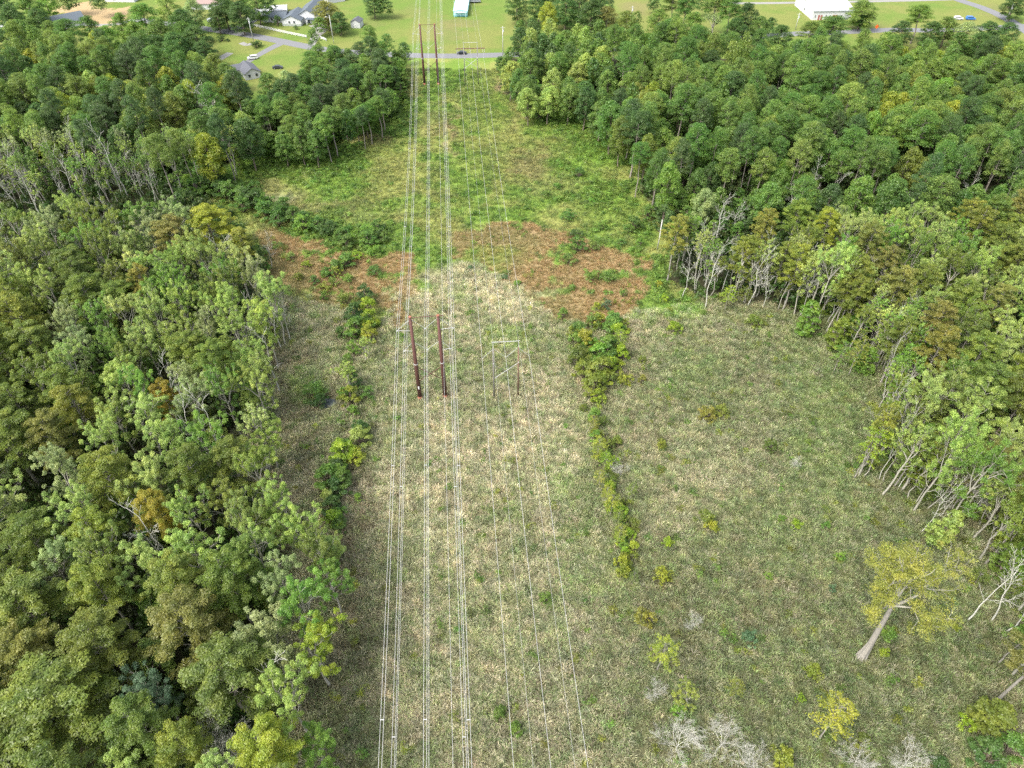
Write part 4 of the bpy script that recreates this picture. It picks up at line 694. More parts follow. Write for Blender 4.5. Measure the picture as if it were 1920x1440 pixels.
scatter('rust_grass', np.stack([x, y, ground_z(x, y)], -1), rots(n_), np.stack([np.full(n_, .9)] * 2 + [.6 + .4 * rng.random(n_)], -1), colvar(C * np.array([1.5, 1.5, 1.3]), n_, .1), rng.integers(0, 3, n_), [blade_tuft('grass_tuft', 920 + i, 18, .8, .5, .05, .35, M_leafi) for i in range(3)], 'low rust brown grass in patches between reeds and meadow')
x, y = pts_in(-170, 110, 140, 335, 1.1); C, K = field(x, y); k = K == 2; x, y, C = x[k], y[k], C[k]; n_ = len(x)
s_ = .6 + .7 * fnoise(x, y, 10, 61)
scatter('meadow_grass', np.stack([x, y, ground_z(x, y)], -1), rots(n_), np.stack([s_ * 1.3, s_ * 1.3, s_ * .8], -1), colvar(C * 1.15, n_), rng.integers(0, 3, n_), [blade_tuft('meadow_tuft', 930 + i, 12, .8, .5, .09, .8, M_leafi) for i in range(3)], 'yellow green meadow grass under the power lines')
# leafy scrub: thick where the growth is bright green
x, y = pts_in(-170, 110, 140, 335, .8); C, K = field(x, y); gr = C[:, 1] / (C[:, 0] + .001)
k = (K == 2) & (rng.random(len(x)) < (sm(1.25, 1.75, gr) * .9 + .03) * sm(.35, .55, fnoise(x, y, 12, 77)) * np.where(np.abs(x + 12) < 26, .45, 2.2)); x, y, C = x[k], y[k], C[k]; n_ = len(x); s_ = .6 + .9 * rng.random(n_) ** 2
scatter('leafy_scrub', np.stack([x, y, ground_z(x, y)], -1), rots(n_), np.stack([s_] * 3, -1), colvar(C * .4 + np.array([.20, .31, .055]) * .6, n_, .22), rng.integers(0, 3, n_), [weed('scrub_clump', 940 + i, 150, .75, 1.1, .24) for i in range(3)], 'leafy green scrub and weeds spread through the meadow')
x, y = pts_in(-75, 125, 30, 200, .05); C, K = field(x, y); k = ((K == 4) | (K == 3)) & (fnoise(x, y, 14, 71) > .45); x, y = x[k], y[k]; n_ = len(x); s_ = .4 + .9 * rng.random(n_)
gc = np.where(rng.random((n_, 1)) < .5, np.array([.13, .22, .03]), np.array([.2, .23, .03]))
scatter('marsh_weeds', np.stack([x, y, ground_z(x, y) + .3], -1), rots(n_), np.stack([s_ * 1.2, s_ * 1.2, s_], -1), colvar(gc, n_, .2), rng.integers(0, 3, n_), [weed('weed_clump', 950 + i, 120, .75, 1.2, .2) for i in range(3)], 'small green leafy weeds dotted through the reeds')
# undergrowth beneath the trees
x, y = pts_in(-290, 300, 35, 330, .2); C, K = field(x, y); k = K == 0; x, y = x[k], y[k]; n_ = len(x); s_ = 1.2 + 2.2 * rng.random(n_)
gc = np.where(rng.random((n_, 1)) < .6, np.array([.06, .11, .02]), np.array([.10, .13, .04]))
scatter('undergrowth', np.stack([x, y, np.zeros(n_)], -1), rots(n_), np.stack([s_, s_, s_ * (.8 + .8 * rng.random(n_))], -1), colvar(gc, n_, .25), rng.integers(0, 3, n_), [weed('undergrowth_clump', 960 + i, 130, .8, 1.4, .25) for i in range(3)], 'dark leafy undergrowth on the wood floor')

# ------------------------------------------------------------------ transmission structures
S_ = -.0832                                       # the line runs slightly left of straight ahead
YN, YF, YB, YG = 121.0, 316.0, -74.0, 511.0
XN = -19.0
def xc(y, x0=XN): return x0 + S_ * (y - YN)
AZ = math.atan(-S_)
def h_tower(y, label, near):
    t = link('transmission_tower', None, loc=(xc(y), y, 0), rz=AZ); tag(t, label, 'pylon', 'rust red steel H frame towers')
    for s in (-1, 1):
        m = MB().tube([(s * 3.0, 0, -.2), (s * 3.0, 0, 11.3), (s * 3.0, 0, 24.9)], [.52, .43, .31], 12); p = m.build('pole', M_rust, t, True)
        MB().tube([(s * 3.0, 0, -.1), (s * 3.0, 0, 1.1)], [.56, .545], 12).build('base_sleeve', M_rustl, p, True)
        MB().tube([(s * 3.0, 0, 11.3), (s * 3.0, 0, 11.5)], [.5, .5], 12).build('flange', M_galv, p)
        MB().tube([(s * 3.0, 0, 24.9), (s * 3.0, 0, 25.05)], [.34, .34], 12).build('pole_cap', M_rustl, p)
    MB().tube([(-3.6, 0, 24.7), (4.1, 0, 24.9)], .08, 6).build('crossarm', M_rust, t)
    for a in (((-3, 10.4), (3, 5.8)), ((-3, 5.8), (3, 10.4))):
        MB().tube([(a[0][0], .1 if a[0][1] > 8 else -.1, a[0][1]), (a[1][0], .1 if a[0][1] > 8 else -.1, a[1][1])], .09, 6).build('cross_brace', M_rust, t)
    for zt, zc_, zo, xo in ((24.2, 21.6, 21.4, 6.1), (17.8, 15.5, 15.5, 5.2)):
        for s in (-1, 1):
            MB().tube([(s * 2.8, 0, zt), (0, 0, zc_)], .04, 5).build('insulator_string', M_insul, t)
            MB().tube([(s * 3.2, 0, zt), (s * xo, 0, zo)], .045, 5).build('insulator_string', M_insul, t)
            MB().tube([(s * 3.3, 0, zo - .3), (s * xo, 0, zo)], .055, 5).build('post_insulator', M_galv, t)
            MB().box((s * xo, 0, zo - .15), (.5, .16, .12)).build('clamp', M_galv, t)
        MB().box((0, 0, zc_ - .15), (.5, .16, .12)).build('clamp', M_galv, t)
    if near: MB().box((-2.98, -.5, 4.2), (.3, .05, .9)).build('number_plate', M_wpaint, t)
    return t
h_tower(YN, 'rust red steel H frame tower standing in the reeds nearest the camera', True)
h_tower(YF, 'rust red steel H frame tower standing on the meadow just before the road', False)
def wood_frame(x, y, label, style):
    t = link('timber_frame', None, loc=(x, y, 0), rz=AZ); tag(t, label, 'pylon', 'slim timber H frame structures')
    for s, mt in ((-1, M_woodg), (1, M_woodb if style == 0 else M_woodg)):
        p = MB().tube([(s * 2.87, 0, -.2), (s * 2.87, 0, 16)], [.2, .15], 8).build('pole', mt, t, True)
        MB().tube([(s * 2.87, 0, 15.6), (s * 2.87, 0, 17.9)], .06, 5).build('pole_extension', M_galv, p)
        MB().box((s * 2.87, -.2, 11.6), (.18, .04, .3)).build('marker_plate', M_wpaint, p)
    MB().box((0, 0, 17.8), (6.4, .11, .11)).build('top_crossarm', M_galv, t)
    if style == 0:
        for s in (-1, 1):
            MB().tube([(s * 2.87, 0, 15.8), (s * 5.4, 0, 13.1)], .04, 5).build('insulator_string', M_insul, t); MB().tube([(s * 2.7, 0, 15.8), (0, 0, 13.1)], .04, 5).build('insulator_string', M_insul, t)
        MB().tube([(-2.87, .1, 6.6), (2.87, .1, 11.2)], .06, 5).build('cross_brace', M_galv, t); MB().tube([(-2.87, -.1, 11.2), (2.87, -.1, 6.6)], .06, 5).build('cross_brace', M_woodg, t)
    else:
        MB().box((0, .22, 15.3), (12.4, .25, .35)).build('timber_crossarm', M_woodb, t)
        for sx in (-5.9, 0, 5.9): MB().tube([(sx, .22, 15.1), (sx, .22, 13.2)], .08, 6).build('insulator_string', M_insul, t)
        for s in (-1, 1): MB().tube([(-2.87 * s, .12 * s, 11.3), (2.87 * s, .12 * s, 7.3)], .08, 5).build('cross_brace', M_galv, t)
    return t
wood_frame(-1.4, YN, 'slim timber H frame with a pale crossarm, right of the near rust tower', 0)
wood_frame(xc(YF, -1.4), YF, 'slim timber H frame with a long dark crossarm beside the black car', 1)
def wire(name, dx, z, sag, r, label, x0=XN, offs=(0,), sp=()):
    """one circuit wire or twin bundle hung from tower to tower"""
    t = link(name, None, loc=(xc(YN, x0) + dx, YN, z)); tag(t, label, 'power line', 'wires of the power line')
    for o_ in offs:
        pts = []
        for a, b in ((YB, YN), (YN, YF), (YF, YG)):
            for i in range(20 if b < YG else 21):
                q = i / 20; yy = a + (b - a) * q; pts.append((S_ * (yy - YN) + o_, yy - YN, -4 * sag * q * (1 - q)))
        MB().tube(pts, r, 5).build('conductor' if len(offs) > 1 else 'strand', M_wire, t, True)
    for y_ in sp:
        q = ((y_ - YB) % 195) / 195; MB().box((S_ * (y_ - YN), y_ - YN, -4 * sag * q * (1 - q)), (offs[-1] - offs[0] + .1, .1, .1)).build('spacer', M_galv, t)
RW = .028
for dx, z, n_, l_ in ((-6.1, 21.2, 2, 'pale twin wire on the upper left arm of the rust towers'), (0, 21.3, 2, 'pale twin wire hung high between the two rust poles'), (6.1, 21.2, 2, 'pale twin wire on the upper right arm of the rust towers'),
                      (-5.2, 15.2, 2, 'pale twin wire on the lower left arm of the rust towers'), (0, 15.2, 1, 'pale single wire hung low between the two rust poles'), (5.2, 15.2, 2, 'pale twin wire on the lower right arm of the rust towers')):
    wire('power_line', dx, z, 5.0 if z > 18 else 5.4, RW, l_, offs=(-.23, .23) if n_ == 2 else (0,), sp=(40, 85, 170, 220, 270) if n_ == 2 else ())
wire('ground_wire', -3.4, 24.8, 4, .018, 'thin wire from the top of the left rust pole'); wire('ground_wire', 4.0, 24.8, 4, .022, 'thin wire from the top of the right rust pole')
for dx, l_ in ((-5.4, 'leftmost of the three single wires on the timber frames'), (0, 'middle one of the three single wires on the timber frames'), (5.4, 'rightmost of the three single wires on the timber frames')): wire('power_line', dx, 13.0, 4.6, .03, l_, -1.4)
for dx, l_ in ((-2.87, 'thin wire from the left pole top of the timber frames'), (2.87, 'thin wire from the right pole top of the timber frames')): wire('ground_wire', dx, 17.9, 3.6, .014, l_, -1.4)

# ------------------------------------------------------------------ street poles, fence, signs
def utility_pole(u, v, h, label, arm=True, mat=None, lamp=False):
    x, y, _ = G(u, v); t = link('utility_pole', None, loc=(x, y, 0)); tag(t, label, 'pole', 'wooden utility poles by the roads')
    MB().tube([(0, 0, -.1), (0, 0, h)], [.2, .13], 8).build('pole', mat or M_galv, t, True)
    if arm: MB().box((0, -.15, h - .6), (2.0, .12, .14)).build('crossarm', M_galv, t); MB().tube([(.35, -.25, h - 2.4), (.35, -.25, h - 1.4)], .22, 8).build('transformer', M_silver, t)
    if lamp: MB().tube([(0, 0, h - 1), (-1.4, -.6, h - .5)], .06, 5).build('lamp_arm', M_galv, t); MB().box((-1.6, -.7, h - .5), (.7, .35, .18)).build('lamp_head', M_wpaint, t)
utility_pole(626, 82, 13, 'pale street pole with a lamp arm right of the orange brown tree', False, M_galv, True)
utility_pole(476, 80, 11.5, 'thin grey pole with a small crossarm beside the dark bush by the road')
utility_pole(943, 104, 13, 'white topped pole at the corner of the right trees and the road')
utility_pole(1183, 42, 8, 'short pale pole on the brown lawn above the right pines')
utility_pole(1491, 56, 8, 'thin pale pole on the grass left of the white church')
utility_pole(1885, 42, 9, 'thin pole where the branch road meets the trees at the right')
def fence(pts, label):
    P = [np.array(G(u, v)[:2]) for u, v in pts]; t = link('rail_fence', None, loc=(*P[0], 0)); tag(t, label, 'fence', 'white rail fences by the road')
    for a, b in zip(P[:-1], P[1:]):
        L_ = np.linalg.norm(b - a); n_ = max(1, int(round(L_ / 2.4))); an = math.atan2(b[1] - a[1], b[0] - a[0])
        for i in range(n_ + 1): q = a + (b - a) * i / n_ - P[0]; MB().box((q[0], q[1], .7), (.2, .2, 1.4), an).build('post', M_wpaint, t)
        for i in range(n_):
            q = a + (b - a) * (i + .5) / n_ - P[0]
            for z in (.45, .85, 1.22): MB().box((q[0], q[1], z), (L_ / n_ - .22, .06, .2), an).build('rail', M_wpaint, t)
fence([(469, 48), (500, 55), (540, 64), (575, 71)], 'long white rail fence along the road in front of the slate roofed house')
fence([(602, 73), (612, 77)], 'short white rail fence piece right of the driveway by the road')
x, y, _ = G(1641, 60); t = link('road_sign', None, loc=(x, y, 0)); tag(t, 'orange diamond road sign on a thin post beside the road right of the church', 'sign')
MB().tube([(0, 0, 0), (0, 0, 2.9)], .05, 6).build('post', M_galv, t); MB().poly([(0, -.06, 1.5), (1.0, -.06, 2.6), (0, -.06, 3.7), (-1.0, -.06, 2.6)]).poly([(0, -.02, 1.5), (-1.0, -.02, 2.6), (0, -.02, 3.7), (1.0, -.02, 2.6)]).build('sign_panel', M_orange, t)

# ------------------------------------------------------------------ buildings
def gable(t, cx, cy, w_, d_, hw, hr, axis, wall, roof, over=.45, nm=('wall', 'roof')):
    """walls with gable ends, and a roof with thickness; the ridge runs along axis"""
    m = MB()
    if axis == 'y': prof = [(cx - w_ / 2, 0), (cx + w_ / 2, 0), (cx + w_ / 2, hw), (cx, hr - .12), (cx - w_ / 2, hw)]; m.prism(prof, cy - d_ / 2, cy + d_ / 2, 'y')
    else: prof = [(cy - d_ / 2, 0), (cy + d_ / 2, 0), (cy + d_ / 2, hw), (cy, hr - .12), (cy - d_ / 2, hw)]; m.prism(prof, cx - w_ / 2, cx + w_ / 2, 'x')
    wl = m.build(nm[0], wall, t); hs = (w_ if axis == 'y' else d_) / 2; c0 = cx if axis == 'y' else cy; sl_ = (hr - hw) / hs; r = MB()
    pr = [(c0 - hs - over, hw - sl_ * over + .02), (c0, hr + .02), (c0 + hs + over, hw - sl_ * over + .02), (c0 + hs + over, hw - sl_ * over + .2), (c0, hr + .22), (c0 - hs - over, hw - sl_ * over + .2)]
    e = (cy, d_) if axis == 'y' else (cx, w_); r.prism(pr, e[0] - e[1] / 2 - over, e[0] + e[1] / 2 + over, axis); return wl, r.build(nm[1], roof, t)
def window(t, x, y, z, w_, h_, face='y', s=-1):
    d = (w_, .08, h_) if face == 'y' else (.08, w_, h_); o = (0, s * .05, 0) if face == 'y' else (s * .05, 0, 0)
    f = MB().box((x + o[0], y + o[1], z), (d[0] + (.2 if face == 'y' else 0), d[1] + (.2 if face != 'y' else 0), h_ + .2)).build('window', M_wpaint, t); MB().box((x + o[0] * 2.0, y + o[1] * 2.0, z), d).build('pane', M_glass, f)
def at_px(name, u, v, rz=0): x, y, _ = G(u, v); return link(name, None, loc=(x, y, 0), rz=rz)
# slate roofed white house behind the fence
t = at_px('house', 548, 49, rad(-4)); tag(t, 'white house with a large slate roof behind the white rail fence', 'house')
gable(t, 0, 7, 10, 14, 2.8, 5.0, 'y', M_white, M_slate); gable(t, 7, 16, 13, 22, 3.0, 6.6, 'y', M_white, M_slate, nm=('rear_wall', 'rear_roof')); gable(t, -11, 9, 12, 8, 2.6, 4.2, 'x', M_white, M_slate, nm=('wing_wall', 'wing_roof'))
window(t, -1.2, 0, 1.9, .8, 1.1); window(t, 1.4, 0, 1.9, .8, 1.1); window(t, -12, 5, 1.6, .9, 1); MB().box((0, -.12, .6), (9.6, .16, 1.1)).build('skirting', M_grey, t)
MB().box((9.5, 3.6, 2.7), (5.6, 3.2, .18)).build('porch_roof', M_slate, t)
for xx in (7.2, 12): MB().box((xx, 2.2, 1.3), (.25, .25, 2.6)).build('porch_post', M_wpaint, t)
MB().box((7.5, 4.92, 1.1), (1, .1, 2.1)).build('door', M_glass, t)
t = at_px('carport', 516, 25, rad(10)); tag(t, 'open white metal canopy behind the slate roofed house', 'carport')
gable(t, 0, 0, 13, 9, 2.6, 3.6, 'x', M_white, M_whiter)
t = at_px('shed', 489, 33, rad(35)); tag(t, 'long low white shed at the left end of the slate roofed house', 'shed'); gable(t, 0, 0, 4, 12, 2.2, 3, 'y', M_white, M_whiter)
t = at_px('garden_shed', 668, 52, rad(-8)); tag(t, 'small white garden shed with a grey gable roof on the lawn', 'shed'); gable(t, 0, 2.2, 4.8, 6, 2.8, 4.0, 'y', M_white, M_dark, .25); MB().box((0, -.86, 1.1), (1.4, .08, 2.1)).build('door', M_wpaint, t)
t = at_px('house', 476, 148, rad(32)); tag(t, 'small white house with a dark roof half hidden by trees left of the dark car', 'house')
gable(t, 0, 5.5, 6.8, 11, 2.7, 4.5, 'y', M_white, M_dark); gable(t, -5, 10, 7, 6, 2.6, 4.0, 'x', M_white, M_dark, nm=('wing_wall', 'wing_roof'))
for xx in (-1.6, 1.6): window(t, xx, 0, 1.6, 1, 1.2)
t = at_px('house', 104, 52, rad(-50)); tag(t, 'white house with a grey blue roof below the sandy lot at top left', 'house'); gable(t, 0, 3, 10, 22, 2.8, 5.4, 'y', M_white, M_slate); window(t, -2, -8, 1.6, 1, 1.2); window(t, 2, -8, 1.6, 1, 1.2)
t = at_px('house', 385, 18, rad(5)); tag(t, 'white house with a brown roof above the road at the top left', 'house'); gable(t, 0, 5, 15, 10, 3, 5.6, 'x', M_white, M_brownr); window(t, -3, 0, 1.7, 1, 1.2); window(t, 3, 0, 1.7, 1, 1.2)
t = at_px('house', 225, 4, rad(-3)); tag(t, 'long white low house at the top edge right of the sandy lot', 'house'); gable(t, 0, 5, 17, 10, 3, 4.6, 'x', M_white, M_whiter); window(t, -3, 0, 1.7, 1, 1.2)
t = at_px('shed', 10, 58, rad(20)); tag(t, 'pale flat roofed shed at the far left edge among trees', 'shed'); gable(t, 0, 0, 12, 5, 2.4, 2.9, 'x', M_white, M_whiter)
t = at_px('barn', 335, 100, rad(-15)); tag(t, 'low pale roofed barn between the left trees and the lawn', 'barn'); gable(t, 0, 2, 9, 6, 2.4, 3.6, 'x', M_white, M_brownr)
t = at_px('shed', 628, 2, rad(30)); tag(t, 'white shed at the top edge behind the orange brown tree', 'shed'); gable(t, 0, 0, 10, 6, 2.6, 3.8, 'x', M_white, M_whiter)
t = at_px('barn', 1914, 128, rad(-10)); tag(t, 'faded red roofed shed at the right edge behind the pines', 'barn'); gable(t, 1, 2, 8, 6, 2.6, 4, 'x', M_white, M_pink)
# pale cyan mobile home at the head of the corridor
t = at_px('mobile_home', 863.5, 31, 0); tag(t, 'pale cyan mobile home seen end on at the head of the corridor', 'mobile home')
wl, rf = gable(t, 0, 14, 7.4, 28, 2.6, 3.3, 'y', M_cyan, M_cyan, .15)
for k in range(13): MB().box((0, 1.2 + k * 2.2, 3.42), (.1, 1.9, .12)).build('ridge_cap', M_cyan, rf)
MB().box((0, -.06, .25), (7.5, .1, .5)).build('skirting', M_teal, t); MB().box((0, -1.0, 2.35), (6.4, 1.8, .12)).build('porch_roof', M_cyan, t); MB().box((0, -.1, 1.9), (6.6, .12, .14)).build('trim', M_teal, t)
for xx in (-3, 3): MB().box((xx, -1.8, 1.15), (.14, .14, 2.3)).build('porch_post', M_cyan, t)
for yy in (6, 13): window(t, -3.7, yy, 1.6, 1.1, 1, 'x', -1); window(t, 3.7, yy, 1.6, 1.1, 1, 'x', 1)
# flat black trailer beside it
t = at_px('flatbed_trailer', 891, 5, rad(3)); tag(t, 'black flatbed trailer parked right of the pale cyan mobile home', 'trailer')
MB().box((0, 0, .8), (6.2, 2.4, .14)).build('deck', M_black, t)
for s in (-1, 1): MB().box((0, s * 1.22, 1.05), (6.2, .07, .3)).build('side_rail', M_silver, t)
for s in (-1, 1):
    for xx in (-.6, .5): MB().tube([(xx, s * 1.0 - .12, .36), (xx, s * 1.0 + .12, .36)], .36, 10).build('wheel', M_rubber, t)
# church
t = at_px('church', 1559, 37, rad(3.5)); tag(t, 'long white metal church hall with paired red brown doors', 'church')
gable(t, 0, 13, 21.5, 26, 4.6, 6.4, 'x', M_white, M_whiter, .35); MB().box((0, -.42, 4.4), (22.2, .12, .35)).build('gutter', M_silver, t)
for xx in (-7.3, -5.9, .6, 1.9): f = MB().box((xx, -.05, 1.2), (.9, .1, 2.4)).build('door', M_red, t); MB().box((xx + .3, -.12, 1.1), (.08, .06, .2)).build('handle', M_silver, f)
for xx in (-9.4, -3.6, -1.5, 4.9): window(t, xx, 0, 1.9, .45, 1.1)
MB().box((7.0, -.5, 2.2), (2.2, 1.0, 2.2)).build('porch', M_grey, t); window(t, -10.75, 12, 2, 1, 1.1, 'x', -1)
for k in range(21): MB().box((-10.2 + k * 1.02, 6.3, 5.78), (.05, 13.0, .06)).build('roof_seam', M_whiter, None).parent = t
for o_ in list(sc.objects):
    if o_.name.startswith('roof_seam'): o_.rotation_euler = (math.atan2(1.8, 13), 0, 0); o_.location = (0, 0, .0)
for o_ in list(sc.objects):   # seams lie on the near slope: turn each about the eave
    if o_.name.startswith('roof_seam'):
        me = o_.data; cx_ = sum(v.co.x for v in me.vertices) / 8
        a_ = math.atan2(1.8, 13); 
        for v in me.vertices: yy = v.co.y; v.co.z = 4.6 + .25 + (yy / 13.0) * 1.8 + (.03 if v.co.z > 5.78 else -.03)
        o_.rotation_euler = (0, 0, 0)

# ------------------------------------------------------------------ vehicles
def car(u, v, rz, paint, label, style='sedan'):
    t = at_px('parked_car', u, v, rz); tag(t, label, 'car')
    prof = {'sedan': [(-2.3, .35), (2.3, .35), (2.3, .75), (1.5, .95), (.75, 1.42), (-.9, 1.45), (-1.6, 1.02), (-2.25, .95)], 'suv': [(-2.35, .4), (2.35, .4), (2.35, .95), (1.35, 1.15), (.8, 1.75), (-2.1, 1.78), (-2.35, 1.1)], 'pickup': [(-2.7, .45), (2.6, .45), (2.6, 1.0), (1.6, 1.15), (1.0, 1.75), (-.4, 1.75), (-.6, 1.15), (-2.7, 1.1)]}[style]
    MB().prism(prof, -.9, .9, 'y').build('body', paint, t)
    top = max(z for _, z in prof); xs = [a for a, z in prof if z > top - .1]
    MB().box(((min(xs) + max(xs)) / 2, 0, top - .28), (max(xs) - min(xs) + .1, 1.84, .36)).build('side_windows', M_glass, t)
    MB().poly([(max(xs) + .12, -.8, top - .08), (max(xs) + .12, .8, top - .08), (max(xs) + .62, .8, top - .48), (max(xs) + .62, -.8, top - .48)]).build('windscreen', M_glass, t)
    for xx in (-1.4, 1.45):
        for s in (-1, 1): wv = MB().tube([(xx, s * .93 - .1, .33), (xx, s * .93 + .02, .33)], .33, 12).build('wheel', M_rubber, t); MB().tube([(xx, s * .93 - .11, .33), (xx, s * .93 + .04, .33)], .17, 8).build('rim', M_silver, wv)
    for s in (-1, 1): MB().box((prof[1][0] + .01, s * .65, .68), (.06, .3, .16)).build('headlight', M_wpaint, t)
car(866, 101.5, rad(180), M_black, 'black car driving on the road behind the timber frame', 'sedan')
car(474, 111, rad(200), M_wpaint, 'white estate car parked on the driveway of the small house', 'suv')
car(521, 128.5, rad(8), M_grey2, 'dark grey low car parked on the lawn right of the small house', 'sedan')
car(1796, 37, rad(5), M_wpaint, 'white car on the grass beside the branch road at top right', 'suv')
car(1819, 37, rad(-5), M_blue, 'blue car beside the white one near the branch road', 'suv')
car(396, 40, rad(80), M_silver, 'silver car half hidden by trees where the upper left road begins', 'suv')
car(20, 56, rad(30), M_wpaint, 'white van roof between trees at the far left edge', 'suv')

# ------------------------------------------------------------------ the lone golden cypress
def lone_cypress(d):
    t = link('lone_cypress', None, loc=(d['x'], d['y'], 0)); s = Skel(77)
    T = [np.array(p) for p in ((0, 0, -.2), (.15, .1, 1.2), (.3, .3, 5), (.2, .6, 9.5), (.0, .7, 14), (-.2, .9, 17.5))]
    m = MB(); m.tube(T, [.95, .68, .5, .42, .36, .26], 12, False)
    for k in range(7):  # fluted root flares
        a = k * .9; m.tube([(math.cos(a) * .95, math.sin(a) * .95, -.2), (math.cos(a) * .6 + .2, math.sin(a) * .6 + .2, 1.8), (.28 + math.cos(a) * .3, .3 + math.sin(a) * .3, 6)], [.2, .2, .14], 5, False)
    m.build('trunk', M_barkc, t, True)
    for (dx, dy, dz, L, r) in ((-.75, .25, .9, 6.5, .3), (-.2, .3, 1.2, 7.5, .36), (.5, .45, 1.0, 7, .32), (1.0, .15, .35, 9.5, .3), (.8, -.5, .3, 5.5, .22), (-.6, -.4, .5, 5, .22), (.15, .8, .8, 6, .26), (.9, .6, .6, 6, .24)):
        s.grow(T[-1] - np.array([0, 0, R.uniform(0, 2.0)]), (dx, dy, dz), L, r, 2, .8, .12, 4, .2, .56, .25, .04)
    s.mb().build('limbs', M_barkg, t, True)
    rg = np.random.default_rng(5); cs = [p for p, _ in s.tips] + [p for p, dpt in s.mids if dpt <= 1 and rg.random() < .9]; rs = [.55 + .65 * rg.random() for _ in cs]
    P = clump_leaves(cs, rs, [int(34 * r * r) + 10 for r in rs], .28, .4, .55, .5, .4, rg, .45)
    c = link('crown', leafmesh('golden_crown', P, M_leaf), t); c.color = (.30, .31, .055, 1); return t

# ------------------------------------------------------------------ build the trees, each with its own label
NOUN = dict(slim_tree='slim stemmed tree', pine_tree='pine', cypress_tree='cypress', gum_tree='gum tree', broadleaf_tree='broadleaf tree', vine_tree='vine hung small tree', dead_tree='leafless tree', dead_shrub='bare twiggy shrub', sparse_tree='thin crowned tree', shrub='bush', young_cypress='young cypress', tall_shrub='tall bush', dead_pole='bare trunk', lone_cypress='cypress')
CAT = dict(slim_tree='tree', pine_tree='tree', cypress_tree='tree', gum_tree='tree', broadleaf_tree='tree', vine_tree='tree', dead_tree='dead tree', dead_shrub='dead shrub', sparse_tree='tree', shrub='bush', young_cypress='tree', tall_shrub='bush', dead_pole='dead tree', lone_cypress='tree')
GROUP = dict(slim_tree='slim stems along the reed edge', pine_tree='pines of the woods', cypress_tree='cypresses of the swamp woods', gum_tree='pale gums of the swamp woods', broadleaf_tree='broadleaf trees of the woods', vine_tree='vine hung trees at the wood edges', dead_tree='leafless trees of the swamp', dead_shrub='bare twiggy shrubs in the reeds', sparse_tree='thin crowned trees at the wood edges', shrub='bushes in the open ground', young_cypress='young cypresses in the reeds', tall_shrub='tall bushes of the hedges and ditches', dead_pole='leafless trees of the swamp')
PARTS = {'shrub': ('stems', 'foliage'), 'tall_shrub': ('stems', 'foliage'), 'dead_tree': ('trunk', 'branches'), 'dead_shrub': ('trunk', 'branches')}
ANCH = [(t['name'], t) for t in T_ if t.get('name')]
ANCH = [(nm, *proj(t['x'], t['y'], t['h'] * .7)[:2]) for nm, t in ANCH]
ANCH += [('the near rust tower', 805, 670), ('the far rust tower', 805, 100), ('the near timber frame', 948, 690), ('the white church', 1545, 20), ('the slate roofed house', 550, 30), ('the small dark roofed house', 460, 135), ('the garden shed', 668, 40), ('the pale cyan mobile home', 864, 15), ('the orange road sign', 1645, 50), ('the sandy lot', 160, 25),
         ('the blue car', 1820, 37), ('the small grey puddle', 612, 757), ('the pine wood corner by the corridor', 1160, 230), ('the head of the dense right wood', 960, 90), ('the middle of the right pine wood', 1500, 200), ('the tall bare pine stems at the meadow edge', 1210, 300), ('the back of the left cypress wood', 180, 400), ('the clearing corner of the left wood', 520, 540), ('the dark pine clump left of the far tower', 680, 180),
         ('the white rail fence', 520, 60), ('the rust grass right of the wires', 1100, 500), ('the rust grass left of the wires', 590, 480), ('the left end of the hedge across the meadow', 480, 390), ('the bottom right corner', 1900, 1420), ('the top left corner', 20, 20), ('the right edge halfway down', 1900, 700), ('the left edge halfway down', 20, 620), ('the left edge below the pale gums', 20, 900), ('the road bend behind the left pines', 590, 90),
         ('the far right pines by the red roof', 1850, 170), ('the front of the right pines above the yellow cypresses', 1650, 330), ('the front pines at the right edge', 1880, 330)]
NUM = ['nearest', 'second', 'third', 'fourth', 'fifth', 'sixth', 'seventh', 'eighth', 'ninth', 'tenth', 'eleventh', 'twelfth', 'thirteenth', 'fourteenth', 'fifteenth', 'sixteenth', 'seventeenth', 'eighteenth', 'nineteenth', 'twentieth']
# how large each shows, so that past 300 pines the smallest become one mass
for t in T_:
    u, v, dep = proj(t['x'], t['y'], t['h'] * .7); t['u'], t['v'] = u, v; t['size'] = t['r'] / dep * (1 if -30 < u < 1950 and -30 < v < 1480 else .01)
mass = {}
for k in set(t['kind'] for t in T_):
    L_ = sorted([t for t in T_ if t['kind'] == k], key=lambda t: -t['size'])
    if len(L_) > 300: mass[k] = [t for t in L_[300:] if not t.get('label')]
gone = set(id(t) for v in mass.values() for t in v)
live = [t for t in T_ if id(t) not in gone]
cells = {}
for t in live:
    if t.get('label'): continue
    nm, au, av = min(ANCH, key=lambda a: (a[1] - t['u']) ** 2 + (a[2] - t['v']) ** 2)
    dx, dy = t['u'] - au, t['v'] - av; d = ('right of' if dx > 0 else 'left of') if abs(dx) > abs(dy) else ('in front of' if dy > 0 else 'behind')
    cells.setdefault((nm, d, t['kind'], t['pal']), []).append((math.hypot(dx, dy), t))
for (nm, d, k, p), L_ in cells.items():
    L_.sort(key=lambda q: q[0])
    for i, (_, t) in enumerate(L_):
        c = PAL[p][1]; t['label'] = f"{c} {NOUN[k]}, {NUM[min(i, 19)] + ' such one ' if i else 'nearest such one '}{d} {nm}"
        w_ = t['label'].split()
        if len(w_) > 16: t['label'] = f"{c} {NOUN[k]}, {NUM[min(i, 19)]} {d} {nm}"; w_ = t['label'].split()
        if len(w_) > 16: t['label'] = ' '.join(w_[:16])
pole_me = MB().tube([(0, 0, -.1), (.1, 0, 7), (.05, 0, 14)], [.2, .17, .14], 8); pole_me = mesh('bare_pole', pole_me.v, pole_me.f, M_barkd, True)
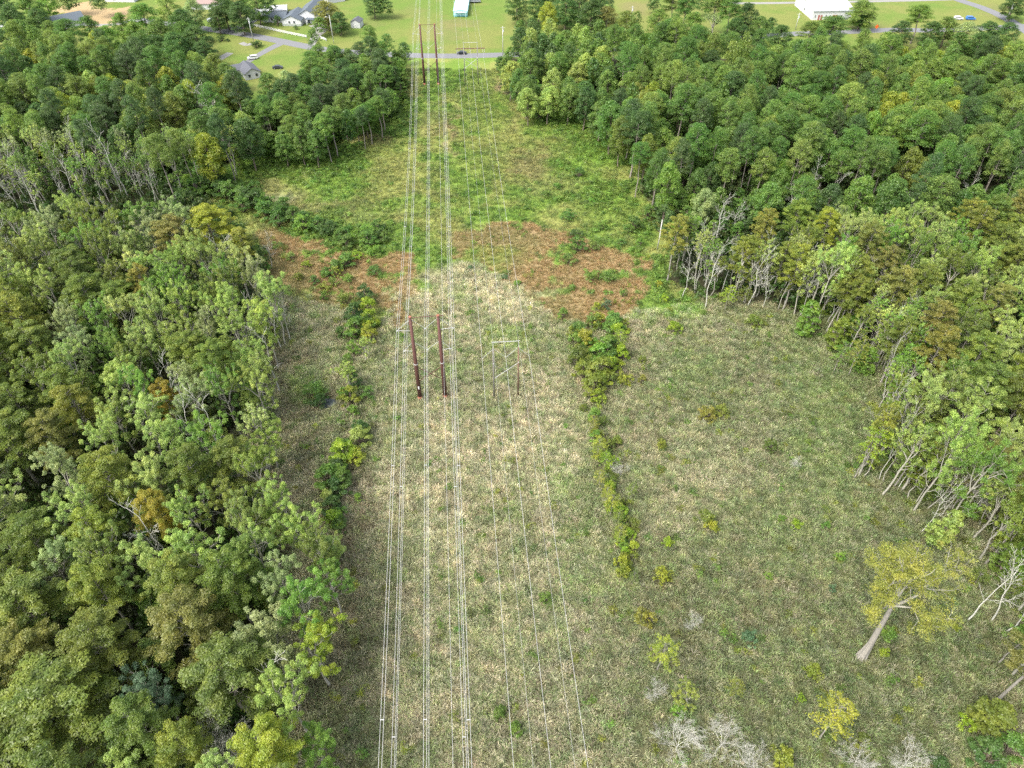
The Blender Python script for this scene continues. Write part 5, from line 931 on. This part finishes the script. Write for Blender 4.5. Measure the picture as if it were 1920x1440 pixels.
for t in live:
    k = t['kind']
    if k == 'lone_cypress':
        e = lone_cypress(t); tag(e, t['label'], 'tree'); continue
    if k == 'dead_pole':
        o = link('bare_trunk', pole_me, loc=(t['x'], t['y'], 0)); o.scale = (1, 1, t['h'] / 14); tag(o, t['label'], 'dead tree'); continue
    tm, cm, bh, br = R.choice(FULL if t.get('full') and k == 'broadleaf_tree' else PROTO[k]); e = link(k, None, loc=(t['x'], t['y'], 0), rz=R.uniform(0, 6.283)); tag(e, t['label'], CAT[k], GROUP[k])
    e.empty_display_size = .5
    sr = t['r'] / br; e.scale = (sr, sr, t['h'] / bh)
    if k == 'dead_tree' or k == 'sparse_tree': e.rotation_euler = (R.gauss(0, .04), R.gauss(0, .04), e.rotation_euler[2])
    a, b = PARTS.get(k, ('trunk', 'crown')); o = link(a, tm, e); c = link(b, cm, e); c.color = (*t['tint'], 1)
# the smallest showing trees beyond 300 of a kind, joined in one
for k, L_ in mass.items():
    src = {'pine_tree': lambda s: mk_pine(s, nl=1300, size=.8), 'broadleaf_tree': lambda s: mk_broad(s, nl=1500, size=.75), 'cypress_tree': lambda s: mk_cypress(s, nl=2600, size=.8), 'gum_tree': lambda s: mk_gum(s, nl=1800, size=.6)}.get(k)
    if not src or not L_: continue
    VV, CC, LV = [], [], []; ps = []
    for i in range(3):
        tm, cm, bh, br = src(990 + i); co = np.empty(len(cm.vertices) * 3, np.float32); cm.vertices.foreach_get('co', co); lv = np.empty(len(cm.vertices), np.float32); cm.attributes['leafvar'].data.foreach_get('value', lv); ps.append((co.reshape(-1, 3), lv, bh, br))
    for t in L_:
        co, lv, bh, br = R.choice(ps); a = R.uniform(0, 6.28); sr = t['r'] / br; x = (co[:, 0] * math.cos(a) - co[:, 1] * math.sin(a)) * sr + t['x']; y = (co[:, 0] * math.sin(a) + co[:, 1] * math.cos(a)) * sr + t['y']
        VV.append(np.stack([x, y, co[:, 2] * t['h'] / bh], -1)); LV.append(lv); CC.append(np.broadcast_to(t['tint'], (len(co), 3)))
    V = np.concatenate(VV); me = mesh('distant_' + k, V, np.arange(len(V)).reshape(-1, 4), M_leafg, False, np.concatenate(CC)); a = me.attributes.new('leafvar', 'FLOAT', 'POINT'); a.data.foreach_set('value', np.concatenate(LV))
    tag(link('distant_' + NOUN[k].replace(' ', '_') + '_canopy', me), 'continuous far canopy of the ' + NOUN[k] + ' wood behind the nearer trees', kind='stuff')
from collections import Counter
print('COUNTS', Counter(t['kind'] for t in T_), {k: len(v) for k, v in mass.items()}, 'labels', len(set(t['label'] for t in live)), len(live))
